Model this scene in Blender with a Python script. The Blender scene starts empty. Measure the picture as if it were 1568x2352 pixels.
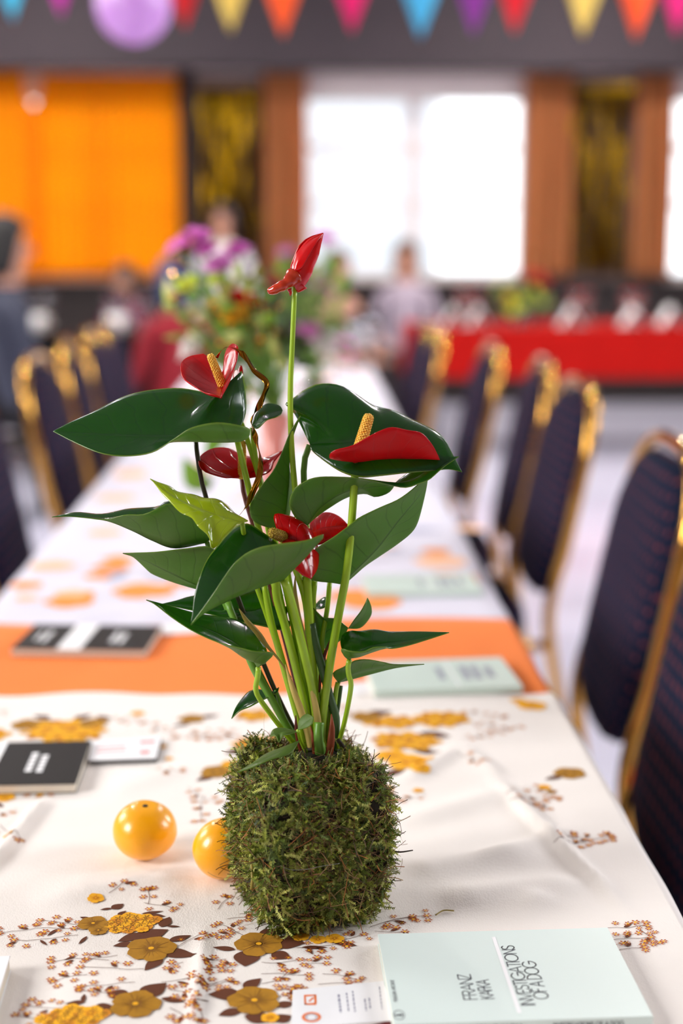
import bpy, bmesh, math, random
import numpy as np
from mathutils import Vector, Matrix

random.seed(7)
rng = np.random.default_rng(11)
scene = bpy.context.scene
COL = scene.collection

# ------------------------------------------------------------------ camera
FPX = 3267.0                       # focal length in pixels of the 1568x2352 frame
PITCH = math.radians(10.68)
YAW = math.radians(1.50)
CAM = Vector((0.0, 0.0, 1.21))
FW = Vector((math.sin(YAW) * math.cos(PITCH), math.cos(YAW) * math.cos(PITCH), -math.sin(PITCH)))
RT = Vector((math.cos(YAW), -math.sin(YAW), 0.0))
UP = RT.cross(FW)
cam_data = bpy.data.cameras.new('camera')
cam = bpy.data.objects.new('camera', cam_data)
COL.objects.link(cam)
cam.matrix_world = Matrix(((RT.x, UP.x, -FW.x, CAM.x), (RT.y, UP.y, -FW.y, CAM.y), (RT.z, UP.z, -FW.z, CAM.z), (0, 0, 0, 1)))
cam_data.sensor_fit = 'HORIZONTAL'
cam_data.sensor_width = 24.0
cam_data.lens = FPX * 24.0 / 1568.0
cam_data.clip_start = 0.05
cam_data.clip_end = 200
cam_data.dof.use_dof = True
cam_data.dof.focus_distance = 1.0
cam_data.dof.aperture_fstop = 2.5
cam_data.dof.aperture_blades = 7
cam_data.dof.aperture_rotation = 0.3
scene.camera = cam

# ------------------------------------------------------------------ world, exposure, daylight
world = bpy.data.worlds.new('sky')
scene.world = world
world.use_nodes = True
bg = world.node_tree.nodes['Background']
bg.inputs[0].default_value = (0.93, 0.96, 1.0, 1)
bg.inputs[1].default_value = 2.2
scene.view_settings.view_transform = 'Standard'
scene.view_settings.look = 'None'
scene.view_settings.exposure = 0.56
scene.view_settings.gamma = 1.0
scene.view_settings.use_curve_mapping = False
scene.cycles.use_denoising = True
scene.cycles.max_bounces = 8
scene.cycles.transparent_max_bounces = 12
scene.cycles.sample_clamp_indirect = 12.0


def area(name, loc, target, sx, sy, power, color=(1, 1, 1)):
    d = bpy.data.lights.new(name, 'AREA')
    d.shape = 'RECTANGLE'
    d.size, d.size_y, d.energy, d.color = sx, sy, power, color
    o = bpy.data.objects.new(name, d)
    COL.objects.link(o)
    o.location = loc
    o.rotation_euler = (Vector(target) - Vector(loc)).to_track_quat('-Z', 'Y').to_euler()
    return o


# daylight entering by the high side windows of the hall (left wall x=-4, right wall x=5)
WINL = [(-0.3, 1.7), (3.4, 1.7), (6.6, 1.7)]          # centre y, width
WINR = [(1.5, 1.6), (5.0, 1.6)]
area('daylight_left_a', (-3.93, -0.3, 2.75), (-3.0, -0.1, 2.4), 1.6, 1.6, 135, (1.0, 0.98, 0.95))
area('daylight_left_b', (-3.93, 3.4, 2.75), (-3.0, 3.3, 2.4), 1.6, 1.6, 62, (1.0, 0.98, 0.95))
area('daylight_left_c', (-3.93, 6.6, 2.75), (-3.0, 6.6, 2.4), 1.6, 1.6, 25, (1.0, 0.98, 0.95))
area('daylight_right_a', (4.93, 1.5, 2.75), (4.0, 1.5, 2.4), 1.6, 1.6, 85, (0.95, 0.97, 1.0))
area('daylight_right_b', (4.93, 5.0, 2.75), (4.0, 5.0, 2.4), 1.6, 1.6, 85, (0.95, 0.97, 1.0))


# ------------------------------------------------------------------ pixel helpers
def ray(px, py):
    return FW + RT * ((px - 784.0) / FPX) + UP * ((1176.0 - py) / FPX)


def P(px, py, depth):
    return CAM + ray(px, py) * depth


def PZ(px, py, z):
    r = ray(px, py)
    return CAM + r * ((z - CAM.z) / r.z)


def PY(px, py, y):
    r = ray(px, py)
    return CAM + r * ((y - CAM.y) / r.y)


# ------------------------------------------------------------------ materials
def lin(c):
    out = []
    for v in c:
        v = v / 255.0
        out.append(v / 12.92 if v <= 0.04045 else ((v + 0.055) / 1.055) ** 2.4)
    return (*out, 1.0)


class NT:
    def __init__(self, name):
        self.m = bpy.data.materials.new(name)
        self.m.use_nodes = True
        self.t = self.m.node_tree
        self.b = self.t.nodes['Principled BSDF']
        self.out = self.t.nodes['Material Output']

    def n(self, typ, **kw):
        x = self.t.nodes.new(typ)
        for k, v in kw.items():
            setattr(x, k, v)
        return x

    def l(self, a, b):
        self.t.links.new(a, b)

    def val(self, op, a, b=None, c=None):
        x = self.n('ShaderNodeMath', operation=op)
        for i, v in enumerate((a, b, c)):
            if v is None:
                continue
            if isinstance(v, (int, float)):
                x.inputs[i].default_value = v
            else:
                self.l(v, x.inputs[i])
        return x.outputs[0]

    def mix(self, fac, a, b):
        x = self.n('ShaderNodeMix', data_type='RGBA')
        for i, v in ((0, fac), (6, a), (7, b)):
            if isinstance(v, (int, float)):
                x.inputs[i].default_value = v
            elif isinstance(v, tuple):
                x.inputs[i].default_value = v
            else:
                self.l(v, x.inputs[i])
        return x.outputs[2]

    def noise(self, scale, detail=3, rough=0.5, vec=None):
        x = self.n('ShaderNodeTexNoise')
        x.inputs['Scale'].default_value = scale
        x.inputs['Detail'].default_value = detail
        x.inputs['Roughness'].default_value = rough
        if vec is not None:
            self.l(vec, x.inputs['Vector'])
        return x.outputs[0]

    def coords(self, kind='Object'):
        return self.n('ShaderNodeTexCoord').outputs[kind]

    def bump(self, h, strength, dist=0.001):
        x = self.n('ShaderNodeBump')
        x.inputs['Strength'].default_value = strength
        x.inputs['Distance'].default_value = dist
        self.l(h, x.inputs['Height'])
        self.l(x.outputs[0], self.b.inputs['Normal'])
        return x


def mat(name, c, rough=0.5, metal=0.0, spec=0.5, var=0.0, scale=20, bump=0.0, bscale=200, coat=0.0, trans=0.0, tcol=None, sheen=0.0):
    """principled material with a procedural tint variation, bump and optional translucency"""
    N = NT(name)
    b = N.b
    base = lin(c)
    v = N.coords()
    if var > 0:
        f = N.noise(scale, 4, 0.6, v)
        dark = tuple(x * (1 - var) for x in base[:3]) + (1,)
        light = tuple(min(1, x * (1 + var)) for x in base[:3]) + (1,)
        N.l(N.mix(f, dark, light), b.inputs['Base Color'])
    else:
        b.inputs['Base Color'].default_value = base
    b.inputs['Roughness'].default_value = rough
    b.inputs['Metallic'].default_value = metal
    b.inputs['Specular IOR Level'].default_value = spec
    b.inputs['Coat Weight'].default_value = coat
    b.inputs['Coat Roughness'].default_value = 0.08
    if sheen:
        b.inputs['Sheen Weight'].default_value = sheen
    if bump > 0:
        N.bump(N.noise(bscale, 3, 0.6, v), bump)
    if trans > 0:
        t = N.n('ShaderNodeBsdfTranslucent')
        t.inputs[0].default_value = lin(tcol or c)
        s = N.n('ShaderNodeMixShader')
        s.inputs[0].default_value = trans
        N.l(b.outputs[0], s.inputs[1])
        N.l(t.outputs[0], s.inputs[2])
        N.l(s.outputs[0], N.out.inputs[0])
    return N.m


def leaf_mat(name, c, c2, vein, rough, trans, tcol, edge=None, veinw=1.0, spec=0.5, coat=0.0, bumpk=0.25):
    N = NT(name)
    uv = N.n('ShaderNodeUVMap')
    sep = N.n('ShaderNodeSeparateXYZ')
    N.l(uv.outputs[0], sep.inputs[0])
    a = N.val('ABSOLUTE', N.val('SUBTRACT', sep.outputs[0], 0.5))
    a = N.val('MULTIPLY', a, 2.0)
    midm = N.val('SUBTRACT', 1.0, N.val('MINIMUM', N.val('DIVIDE', a, 0.035), 1.0))
    nz = N.noise(60, 2, 0.5, N.coords())
    t = N.val('ADD', N.val('MULTIPLY', sep.outputs[1], 8.0), N.val('MULTIPLY', a, -1.9))
    t = N.val('ADD', t, N.val('MULTIPLY', nz, 0.5))
    fr = N.val('ABSOLUTE', N.val('SUBTRACT', N.val('FRACT', t), 0.5))
    lat = N.val('SUBTRACT', 1.0, N.val('MINIMUM', N.val('DIVIDE', fr, 0.06), 1.0))
    vm = N.val('MAXIMUM', midm, N.val('MULTIPLY', lat, 0.45))
    big = N.noise(35, 4, 0.6, N.coords())
    base = N.mix(big, lin(c), lin(c2))
    base = N.mix(N.val('MULTIPLY', vm, veinw), base, lin(vein))
    if edge:
        em = N.val('GREATER_THAN', a, 0.975)
        base = N.mix(em, base, lin(edge))
    N.l(base, N.b.inputs['Base Color'])
    N.b.inputs['Roughness'].default_value = rough
    N.b.inputs['Specular IOR Level'].default_value = spec
    N.b.inputs['Coat Weight'].default_value = coat
    N.b.inputs['Coat Roughness'].default_value = 0.12
    h = N.val('ADD', N.val('MULTIPLY', vm, -1.0), N.val('MULTIPLY', big, 1.5))
    N.bump(h, bumpk, 0.0006)
    tr = N.n('ShaderNodeBsdfTranslucent')
    N.l(N.mix(N.val('MULTIPLY', vm, 0.6), lin(tcol), lin(c)), tr.inputs[0])
    s = N.n('ShaderNodeMixShader')
    s.inputs[0].default_value = trans
    N.l(N.b.outputs[0], s.inputs[1])
    N.l(tr.outputs[0], s.inputs[2])
    N.l(s.outputs[0], N.out.inputs[0])
    return N.m


M = {}
M['leaf_top'] = leaf_mat('leaf_top', (8, 40, 17), (20, 58, 17), (56, 100, 44), 0.2, 0.40, (100, 190, 6), edge=(120, 140, 50), veinw=0.5, coat=0.3)
M['leaf_under'] = leaf_mat('leaf_under', (86, 110, 46), (104, 126, 60), (54, 80, 30), 0.45, 0.38, (140, 200, 16), edge=(120, 140, 60), veinw=0.7)
M['leaf_lime'] = leaf_mat('leaf_lime', (186, 206, 26), (196, 214, 40), (214, 228, 100), 0.1, 0.35, (190, 220, 20), veinw=0.5, coat=1.0, bumpk=0.9)
M['leaf_lime_under'] = leaf_mat('leaf_lime_under', (160, 185, 50), (170, 195, 60), (140, 170, 40), 0.35, 0.35, (190, 220, 20))
M['spathe'] = leaf_mat('spathe', (168, 0, 5), (196, 4, 8), (130, 0, 6), 0.16, 0.22, (255, 10, 5), veinw=0.6, coat=0.3, bumpk=0.9, spec=0.25)
M['spathe_under'] = leaf_mat('spathe_under', (178, 10, 18), (196, 20, 26), (206, 70, 66), 0.32, 0.25, (255, 20, 12), veinw=0.4, spec=0.2)
M['spathe_bud'] = mat('spathe_bud', (205, 4, 7), 0.16, spec=0.25, var=0.15, scale=40, coat=0.7, trans=0.15, tcol=(255, 20, 10))
M['spathe_tail'] = mat('spathe_tail', (176, 46, 16), 0.16, var=0.4, scale=60, coat=0.5, spec=0.3)
M['stem'] = mat('stem', (164, 196, 40), 0.36, var=0.22, scale=30, coat=0.25, trans=0.2, tcol=(190, 230, 40))
M['stem_green'] = mat('stem_green', (104, 150, 50), 0.4, var=0.25, scale=30, trans=0.1, tcol=(130, 190, 40))
M['stem_dark'] = mat('stem_dark', (54, 84, 40), 0.4, var=0.35, scale=40)
M['stem_brown'] = mat('stem_brown', (52, 46, 20), 0.3, var=0.6, scale=50)
M['sheath_pale'] = mat('sheath_pale', (230, 205, 120), 0.55, var=0.2, scale=50, trans=0.3)
M['sheath_tan'] = mat('sheath_tan', (170, 150, 70), 0.5, var=0.25, scale=50, trans=0.3)
M['sheath_rust'] = mat('sheath_rust', (150, 66, 22), 0.5, var=0.4, scale=60, trans=0.25)
M['sheath_dark'] = mat('sheath_dark', (96, 32, 14), 0.5, var=0.4, scale=60)
M['soil'] = mat('soil', (34, 26, 18), 0.9, var=0.5, scale=90, bump=1.0, bscale=150)
M['wire'] = mat('wire', (150, 150, 150), 0.3, metal=1.0)
M['twig'] = mat('twig', (50, 38, 26), 0.8, var=0.4, scale=90)
M['foil'] = mat('foil', (150, 100, 26), 0.1, metal=1.0, var=0.3, scale=30)
M['gold'] = mat('gold', (206, 154, 72), 0.07, metal=1.0, var=0.08, scale=15)
M['orange'] = None
M['white_paper'] = mat('white_paper', (245, 245, 248), 0.5, var=0.02)
M['paper_edge'] = mat('paper_edge', (225, 215, 200), 0.8, var=0.08, scale=300)
M['mint'] = mat('mint', (222, 236, 232), 0.38, var=0.015)
M['mint_dark'] = mat('mint_dark', (205, 222, 212), 0.4, var=0.02)
M['black_cover'] = mat('black_cover', (22, 20, 22), 0.6, spec=0.2, var=0.1)
M['ink'] = mat('ink', (40, 36, 58), 0.6)
M['ink_soft'] = mat('ink_soft', (150, 150, 170), 0.7)
M['ink_orange'] = mat('ink_orange', (238, 116, 30), 0.6)
M['ink_white'] = mat('ink_white', (250, 250, 252), 0.6)
M['table_top'] = mat('table_top', (190, 180, 165), 0.5, var=0.1)
M['steel'] = mat('steel', (120, 120, 122), 0.4, metal=0.8)
M['red_cloth'] = mat('red_cloth', (160, 8, 2), 0.8, spec=0.15, var=0.08, scale=6, bump=0.2)
M['dark_wood'] = mat('dark_wood', (26, 13, 11), 0.5, var=0.4, scale=8)
M['mauve_wall'] = mat('mauve_wall', (128, 108, 106), 0.85, var=0.05, scale=4)
M['beam_dark'] = mat('beam_dark', (60, 52, 58), 0.8, var=0.08, scale=3)
M['frame_white'] = mat('frame_white', (225, 215, 215), 0.5, var=0.03)
M['plaster'] = mat('plaster', (150, 138, 132), 0.9, var=0.04, scale=3)
M['ceiling'] = mat('ceiling', (128, 122, 122), 0.9, var=0.03, scale=3)
M['curtain_tan'] = mat('curtain_tan', (196, 134, 84), 0.85, var=0.1, scale=10, trans=0.4, tcol=(245, 160, 80))
M['curtain_orange'] = mat('curtain_orange', (246, 170, 6), 0.85, var=0.06, scale=6, trans=0.7, tcol=(255, 200, 0))
M['fringe'] = mat('fringe', (120, 88, 4), 0.16, metal=1.0, var=0.5, scale=25)
M['skin'] = mat('skin', (205, 150, 125), 0.5, var=0.05)
M['black_cloth'] = mat('black_cloth', (9, 8, 10), 0.9, spec=0.15, var=0.2)
M['porcelain'] = mat('porcelain', (242, 240, 240), 0.12, coat=0.5)
M['vase_pink'] = mat('vase_pink', (214, 134, 124), 0.25, var=0.05, coat=0.3)
M['string'] = mat('string', (230, 225, 215), 0.8)


def glass_mat():
    N = NT('clear_glass')
    b = N.b
    b.inputs['Base Color'].default_value = (1, 1, 1, 1)
    b.inputs['Roughness'].default_value = 0.02
    b.inputs['Transmission Weight'].default_value = 1.0
    b.inputs['IOR'].default_value = 1.45
    return N.m


def pane_mat():
    N = NT('window_glass')
    t = N.n('ShaderNodeBsdfTransparent')
    t.inputs[0].default_value = (0.97, 0.98, 0.98, 1)
    g = N.n('ShaderNodeBsdfGlossy')
    g.inputs['Roughness'].default_value = 0.02
    s = N.n('ShaderNodeMixShader')
    s.inputs[0].default_value = 0.05
    N.l(t.outputs[0], s.inputs[1])
    N.l(g.outputs[0], s.inputs[2])
    N.l(s.outputs[0], N.out.inputs[0])
    return N.m


M['glass'] = glass_mat()
M['pane'] = pane_mat()


def cloth_mat(name, c, weave=900, rough=0.85, bump=0.35, trans=0.1):
    N = NT(name)
    v = N.coords()
    N.l(N.mix(N.noise(12, 4, 0.6, v), lin(tuple(x * 0.965 for x in c)), lin(c)), N.b.inputs['Base Color'])
    N.b.inputs['Roughness'].default_value = rough
    N.b.inputs['Specular IOR Level'].default_value = 0.2
    N.b.inputs['Sheen Weight'].default_value = 0.1
    mp = N.n('ShaderNodeMapping')                 # crepe: fine pebbled grain, slightly stretched along the weave
    mp.inputs['Rotation'].default_value = (0, 0, 0.5)
    mp.inputs['Scale'].default_value = (1.0, 0.55, 1.0)
    N.l(v, mp.inputs[0])
    h = N.val('ADD', N.noise(weave, 2, 0.6, mp.outputs[0]), N.val('MULTIPLY', N.noise(250, 3, 0.6, v), 0.7))
    N.bump(h, bump, 0.0008)
    return N.m


M['cloth_cream'] = cloth_mat('cloth_cream', (245, 238, 232))
M['cloth_white'] = cloth_mat('cloth_white', (224, 221, 236))
M['cloth_orange'] = cloth_mat('cloth_orange', (255, 128, 26))
M['print_olive'] = mat('print_olive', (172, 120, 4), 0.9, var=0.3, scale=160)
M['print_olive_dark'] = mat('print_olive_dark', (140, 92, 6), 0.9, var=0.2, scale=160)
M['print_yellow'] = mat('print_yellow', (246, 176, 8), 0.9, var=0.12, scale=160)
M['print_yellow_dark'] = mat('print_yellow_dark', (214, 136, 6), 0.9, var=0.12, scale=160)
M['print_brown'] = mat('print_brown', (96, 46, 14), 0.9, var=0.18, scale=200)
M['print_rust'] = mat('print_rust', (176, 86, 14), 0.9, var=0.15, scale=200)
M['print_orange'] = mat('print_orange', (252, 150, 60), 0.9, var=0.1)
M['print_grey'] = mat('print_grey', (170, 172, 196), 0.9, var=0.1)
M['print_peach'] = mat('print_peach', (250, 196, 160), 0.9, var=0.1)


def orange_mat():
    N = NT('orange_peel')
    v = N.coords()
    N.l(N.mix(N.noise(30, 3, 0.5, v), lin((255, 166, 4)), lin((255, 184, 8))), N.b.inputs['Base Color'])
    N.b.inputs['Roughness'].default_value = 0.3
    N.b.inputs['Coat Weight'].default_value = 0.35
    N.b.inputs['Coat Roughness'].default_value = 0.15
    N.b.inputs['Subsurface Weight'].default_value = 0.08
    N.b.inputs['Subsurface Radius'].default_value = (0.01, 0.005, 0.001)
    vo = N.n('ShaderNodeTexVoronoi')
    vo.inputs['Scale'].default_value = 900
    N.l(v, vo.inputs['Vector'])
    N.bump(vo.outputs[0], 0.12, 0.0005)
    return N.m


M['orange'] = orange_mat()


def chair_fabric():
    N = NT('chair_fabric')
    v = N.coords('UV')
    sep = N.n('ShaderNodeSeparateXYZ')
    N.l(v, sep.inputs[0])
    # rows of small woven dots
    row = N.val('MULTIPLY', sep.outputs[1], 44.0)
    rf = N.val('ABSOLUTE', N.val('SUBTRACT', N.val('FRACT', row), 0.5))
    shift = N.val('MULTIPLY', N.val('FLOOR', row), 0.37)
    cx = N.val('ADD', N.val('MULTIPLY', sep.outputs[0], 44.0), shift)
    cf = N.val('ABSOLUTE', N.val('SUBTRACT', N.val('FRACT', cx), 0.5))
    d = N.val('ADD', N.val('MULTIPLY', rf, rf), N.val('MULTIPLY', cf, cf))
    dot = N.val('LESS_THAN', d, 0.04)
    big = N.noise(60, 2, 0.5, N.coords())
    dot = N.val('MULTIPLY', dot, N.val('MULTIPLY', big, 1.1))
    base = N.mix(N.noise(300, 2, 0.5, N.coords()), lin((9, 13, 27)), lin((24, 36, 64)))
    N.l(N.mix(dot, base, lin((128, 58, 54))), N.b.inputs['Base Color'])
    N.b.inputs['Roughness'].default_value = 0.9
    N.b.inputs['Specular IOR Level'].default_value = 0.12
    return N.m


M['fabric'] = chair_fabric()


def floor_mat():
    N = NT('floor_vinyl')
    v = N.coords()
    N.l(N.mix(N.noise(1.2, 5, 0.6, v), lin((212, 212, 236)), lin((226, 226, 246))), N.b.inputs['Base Color'])
    N.b.inputs['Roughness'].default_value = 0.22
    N.b.inputs['Coat Weight'].default_value = 0.3
    N.bump(N.noise(5, 3, 0.5, v), 0.05, 0.01)
    return N.m


M['floor'] = floor_mat()


def moss_mat():
    N = NT('moss')
    at = N.n('ShaderNodeAttribute', attribute_name='Col')
    N.l(at.outputs['Color'], N.b.inputs['Base Color'])
    N.b.inputs['Roughness'].default_value = 0.6
    t = N.n('ShaderNodeBsdfTranslucent')
    N.l(at.outputs['Color'], t.inputs[0])
    s = N.n('ShaderNodeMixShader')
    s.inputs[0].default_value = 0.3
    N.l(N.b.outputs[0], s.inputs[1])
    N.l(t.outputs[0], s.inputs[2])
    N.l(s.outputs[0], N.out.inputs[0])
    return N.m


M['moss'] = moss_mat()


def spadix_mat(name, c1, c2):
    N = NT(name)
    v = N.coords()
    vo = N.n('ShaderNodeTexVoronoi')
    vo.inputs['Scale'].default_value = 620
    N.l(v, vo.inputs['Vector'])
    N.l(N.mix(vo.outputs[0], lin(c1), lin(c2)), N.b.inputs['Base Color'])
    N.b.inputs['Roughness'].default_value = 0.55
    h = N.val('SUBTRACT', 1.0, vo.outputs[0])
    N.bump(h, 0.8, 0.0012)
    return N.m


M['spadix'] = spadix_mat('spadix', (255, 216, 96), (246, 170, 40))
M['spadix_olive'] = spadix_mat('spadix_olive', (190, 160, 30), (140, 100, 14))

_cm = {}


def cmat(c, rough=0.7, trans=0.0, **k):
    key = (c, rough, trans)
    if key not in _cm:
        _cm[key] = mat('tint_%02x%02x%02x' % c, c, rough, var=0.08, trans=trans, **k)
    return _cm[key]


# ------------------------------------------------------------------ mesh builder
class MB:
    def __init__(self):
        self.v, self.f, self.mi, self.sm, self.uv = [], [], [], [], {}

    def face(self, idx, m=0, s=True):
        self.f.append(tuple(idx))
        self.mi.append(m)
        self.sm.append(s)

    def grid(self, rows, m=0, s=True, uvs=None, close=False, flip=False):
        b = len(self.v)
        nr, nc = len(rows), len(rows[0])
        for r in rows:
            self.v.extend(Vector(p) for p in r)
        for i in range(nr - 1):
            for j in range(nc if close else nc - 1):
                j2 = (j + 1) % nc
                q = (b + i * nc + j, b + i * nc + j2, b + (i + 1) * nc + j2, b + (i + 1) * nc + j)
                self.face(q[::-1] if flip else q, m, s)
        if uvs:
            for i in range(nr):
                for j in range(nc):
                    self.uv[b + i * nc + j] = uvs[i][j]
        return b

    def box(self, c, size, rz=0.0, m=0, rot=None):
        b = len(self.v)
        R = rot or Matrix.Rotation(rz, 3, 'Z')
        c = Vector(c)
        h = Vector(size) * 0.5
        for sx in (-1, 1):
            for sy in (-1, 1):
                for sz in (-1, 1):
                    self.v.append(c + R @ Vector((sx * h.x, sy * h.y, sz * h.z)))
        for q in ((0, 1, 3, 2), (4, 6, 7, 5), (0, 4, 5, 1), (2, 3, 7, 6), (0, 2, 6, 4), (1, 5, 7, 3)):
            self.face([b + k for k in q], m, False)

    def prism(self, poly, z0, z1, m=0):
        """poly: list of (x,y) ccw"""
        b = len(self.v)
        n = len(poly)
        for z in (z0, z1):
            for p in poly:
                self.v.append(Vector((p[0], p[1], z)))
        self.face([b + n + i for i in range(n)], m, False)
        self.face([b + i for i in range(n)][::-1], m, False)
        for i in range(n):
            j = (i + 1) % n
            self.face((b + i, b + j, b + n + j, b + n + i), m, False)

    def tube(self, pts, rad, n=8, m=0, cap=True, flat=1.0, close=False, side=None):
        pts = [Vector(p) for p in pts]
        k = len(pts)
        if isinstance(rad, (int, float)):
            rad = [rad] * k
        tang = []
        for i in range(k):
            if close:
                t = pts[(i + 1) % k] - pts[i - 1]
            else:
                t = pts[min(i + 1, k - 1)] - pts[max(i - 1, 0)]
            tang.append(t.normalized() if t.length > 1e-9 else Vector((0, 0, 1)))
        ref = Vector(side) if side else (Vector((1, 0, 0)) if abs(tang[0].x) < 0.8 else Vector((0, 1, 0)))
        nrm = (ref - tang[0] * ref.dot(tang[0])).normalized()
        rows = []
        for i in range(k):
            nn = nrm - tang[i] * nrm.dot(tang[i])
            nrm = nn.normalized() if nn.length > 1e-6 else nrm
            bn = tang[i].cross(nrm)
            rows.append([pts[i] + (nrm * math.cos(a) + bn * math.sin(a) * flat) * rad[i]
                         for a in (2 * math.pi * q / n for q in range(n))])
        if close:
            rows.append(rows[0])
        b = self.grid(rows, m, True, close=True)
        if cap and not close:
            self.face([b + q for q in range(n)][::-1], m, True)
            self.face([b + (k - 1) * n + q for q in range(n)], m, True)
        return b

    def lathe(self, prof, c, n=24, m=0, axis=None):
        """prof: list of (r, z)"""
        c = Vector(c)
        R = Matrix.Identity(3) if axis is None else Vector((0, 0, 1)).rotation_difference(Vector(axis)).to_matrix()
        rows = [[c + R @ Vector((r * math.cos(2 * math.pi * q / n), r * math.sin(2 * math.pi * q / n), z)) for q in range(n)] for r, z in prof]
        b = self.grid(rows, m, True, close=True)
        k = len(prof)
        if prof[0][0] > 1e-5:
            self.face([b + q for q in range(n)][::-1], m, True)
        if prof[-1][0] > 1e-5:
            self.face([b + (k - 1) * n + q for q in range(n)], m, True)

    def blob(self, c, r, n=12, k=8, m=0, jit=0.0, rot=None):
        c = Vector(c)
        R = rot or Matrix.Identity(3)
        rows = []
        for i in range(k + 1):
            th = math.pi * i / k
            row = []
            for q in range(n):
                ph = 2 * math.pi * q / n
                d = Vector((math.sin(th) * math.cos(ph), math.sin(th) * math.sin(ph), -math.cos(th)))
                s = 1 + (jit * (math.sin(5 * d.x + 3 * d.z + c.x * 50) * math.cos(4 * d.y + c.z * 40)) if jit else 0)
                row.append(c + R @ Vector((d.x * r[0] * s, d.y * r[1] * s, d.z * r[2] * s)))
            rows.append(row)
        self.grid(rows, m, True, close=True)

    def mesh(self, name, origin=(0, 0, 0)):
        me = bpy.data.meshes.new(name)
        o = Vector(origin)
        me.from_pydata([tuple(p - o) for p in self.v], [], self.f)
        me.polygons.foreach_set('material_index', self.mi)
        me.polygons.foreach_set('use_smooth', self.sm)
        if self.uv:
            uvl = me.uv_layers.new(name='UVMap')
            buf = np.zeros((len(me.loops), 2), dtype=np.float32)
            vi = np.empty(len(me.loops), dtype=np.int32)
            me.loops.foreach_get('vertex_index', vi)
            tab = np.zeros((len(self.v), 2), dtype=np.float32)
            for k, u in self.uv.items():
                tab[k] = u
            buf = tab[vi]
            uvl.data.foreach_set('uv', buf.ravel())
        me.update()
        return me


def add(name, me, mats, parent=None, loc=None):
    o = bpy.data.objects.new(name, me)
    for m in (mats if isinstance(mats, (list, tuple)) else [mats]):
        me.materials.append(M[m] if isinstance(m, str) else m)
    COL.objects.link(o)
    if parent is not None:
        o.parent = parent
    if loc is not None:
        o.location = loc
    return o


def tag(o, label=None, cat=None, group=None, kind=None):
    if label:
        o['label'] = label
    if cat:
        o['category'] = cat
    if group:
        o['group'] = group
    if kind:
        o['kind'] = kind
    return o


class Thing:
    """an Empty at the thing's base; parts are given in world coordinates"""

    def __init__(self, name, base, label, cat, group=None):
        self.o = bpy.data.objects.new(name, None)
        COL.objects.link(self.o)
        self.base = Vector(base)
        self.o.location = self.base
        self.o.empty_display_size = 0.05
        tag(self.o, label, cat, group)

    def part(self, name, mb, mats, parent=None, label=None, kind=None):
        o = add(name, mb.mesh(name, self.base), mats, parent or self.o)
        tag(o, label, kind=kind)
        return o


def solo(name, mb, mats, label, cat, base, group=None):
    o = add(name, mb.mesh(name, base), mats, loc=base)
    return tag(o, label, cat, group)


def struct(name, mb, mats, parent=None):
    o = add(name, mb.mesh(name), mats, parent)
    if parent is None:
        tag(o, kind='structure')
    return o


def bevel(o, w, seg=2):
    b = o.modifiers.new('bevel', 'BEVEL')
    b.width = w
    b.segments = seg
    b.limit_method = 'ANGLE'
    return o


def solid(o, t, offset=-1.0, moff=0):
    s = o.modifiers.new('solid', 'SOLIDIFY')
    s.thickness = t
    s.offset = offset
    s.material_offset = moff
    return o


def copy_tree(o, parent=None):
    c = o.copy()
    COL.objects.link(c)
    if parent is not None:
        c.parent = parent
    for ch in o.children:
        copy_tree(ch, c)
    return c


def catmull(pts, n):
    """resample a polyline of Vectors to n points along a Catmull-Rom spline, by chord length"""
    p = [Vector(q) for q in pts]
    if len(p) == 2:
        return [p[0].lerp(p[1], i / (n - 1)) for i in range(n)]
    ext = [p[0] * 2 - p[1]] + p + [p[-1] * 2 - p[-2]]
    dense = []
    for i in range(1, len(ext) - 2):
        a, b, c, d = ext[i - 1], ext[i], ext[i + 1], ext[i + 2]
        # centripetal-ish tangents
        for s in range(12):
            t = s / 12
            dense.append(0.5 * ((2 * b) + (c - a) * t + (2 * a - 5 * b + 4 * c - d) * t * t + (3 * b - a - 3 * c + d) * t ** 3))
    dense.append(p[-1])
    L = [0.0]
    for i in range(1, len(dense)):
        L.append(L[-1] + (dense[i] - dense[i - 1]).length)
    out = []
    j = 0
    for i in range(n):
        t = L[-1] * i / (n - 1)
        while j < len(L) - 2 and L[j + 1] < t:
            j += 1
        seg = L[j + 1] - L[j]
        out.append(dense[j].lerp(dense[j + 1], (t - L[j]) / seg if seg > 1e-12 else 0))
    return out



# ------------------------------------------------------------------ the hall
YB = 11.0                                     # back wall
mb = MB(); mb.grid([[(-4.2, -3, 0), (5.2, -3, 0)], [(-4.2, 11.2, 0), (5.2, 11.2, 0)]], s=False)
struct('floor', mb, 'floor')
HC = 4.2
mb = MB(); mb.grid([[(-4.2, -3, HC), (-4.2, 11.2, HC)], [(5.2, -3, HC), (5.2, 11.2, HC)]], s=False)
struct('ceiling', mb, 'ceiling')


def wall_x(x, openings, name, z0, z1, t):
    """side wall along y with rectangular openings (centre, width)"""
    mb = MB()
    y = -3.0
    for cy, w in openings:
        mb.box((x + t / 2, (y + cy - w / 2) / 2, HC / 2), (abs(t), cy - w / 2 - y, HC))
        mb.box((x + t / 2, cy, z0 / 2), (abs(t), w, z0))
        mb.box((x + t / 2, cy, (z1 + HC) / 2), (abs(t), w, HC - z1))
        y = cy + w / 2
    mb.box((x + t / 2, (y + 11.2) / 2, HC / 2), (abs(t), 11.2 - y, HC))
    return struct(name, mb, 'plaster')


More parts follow.
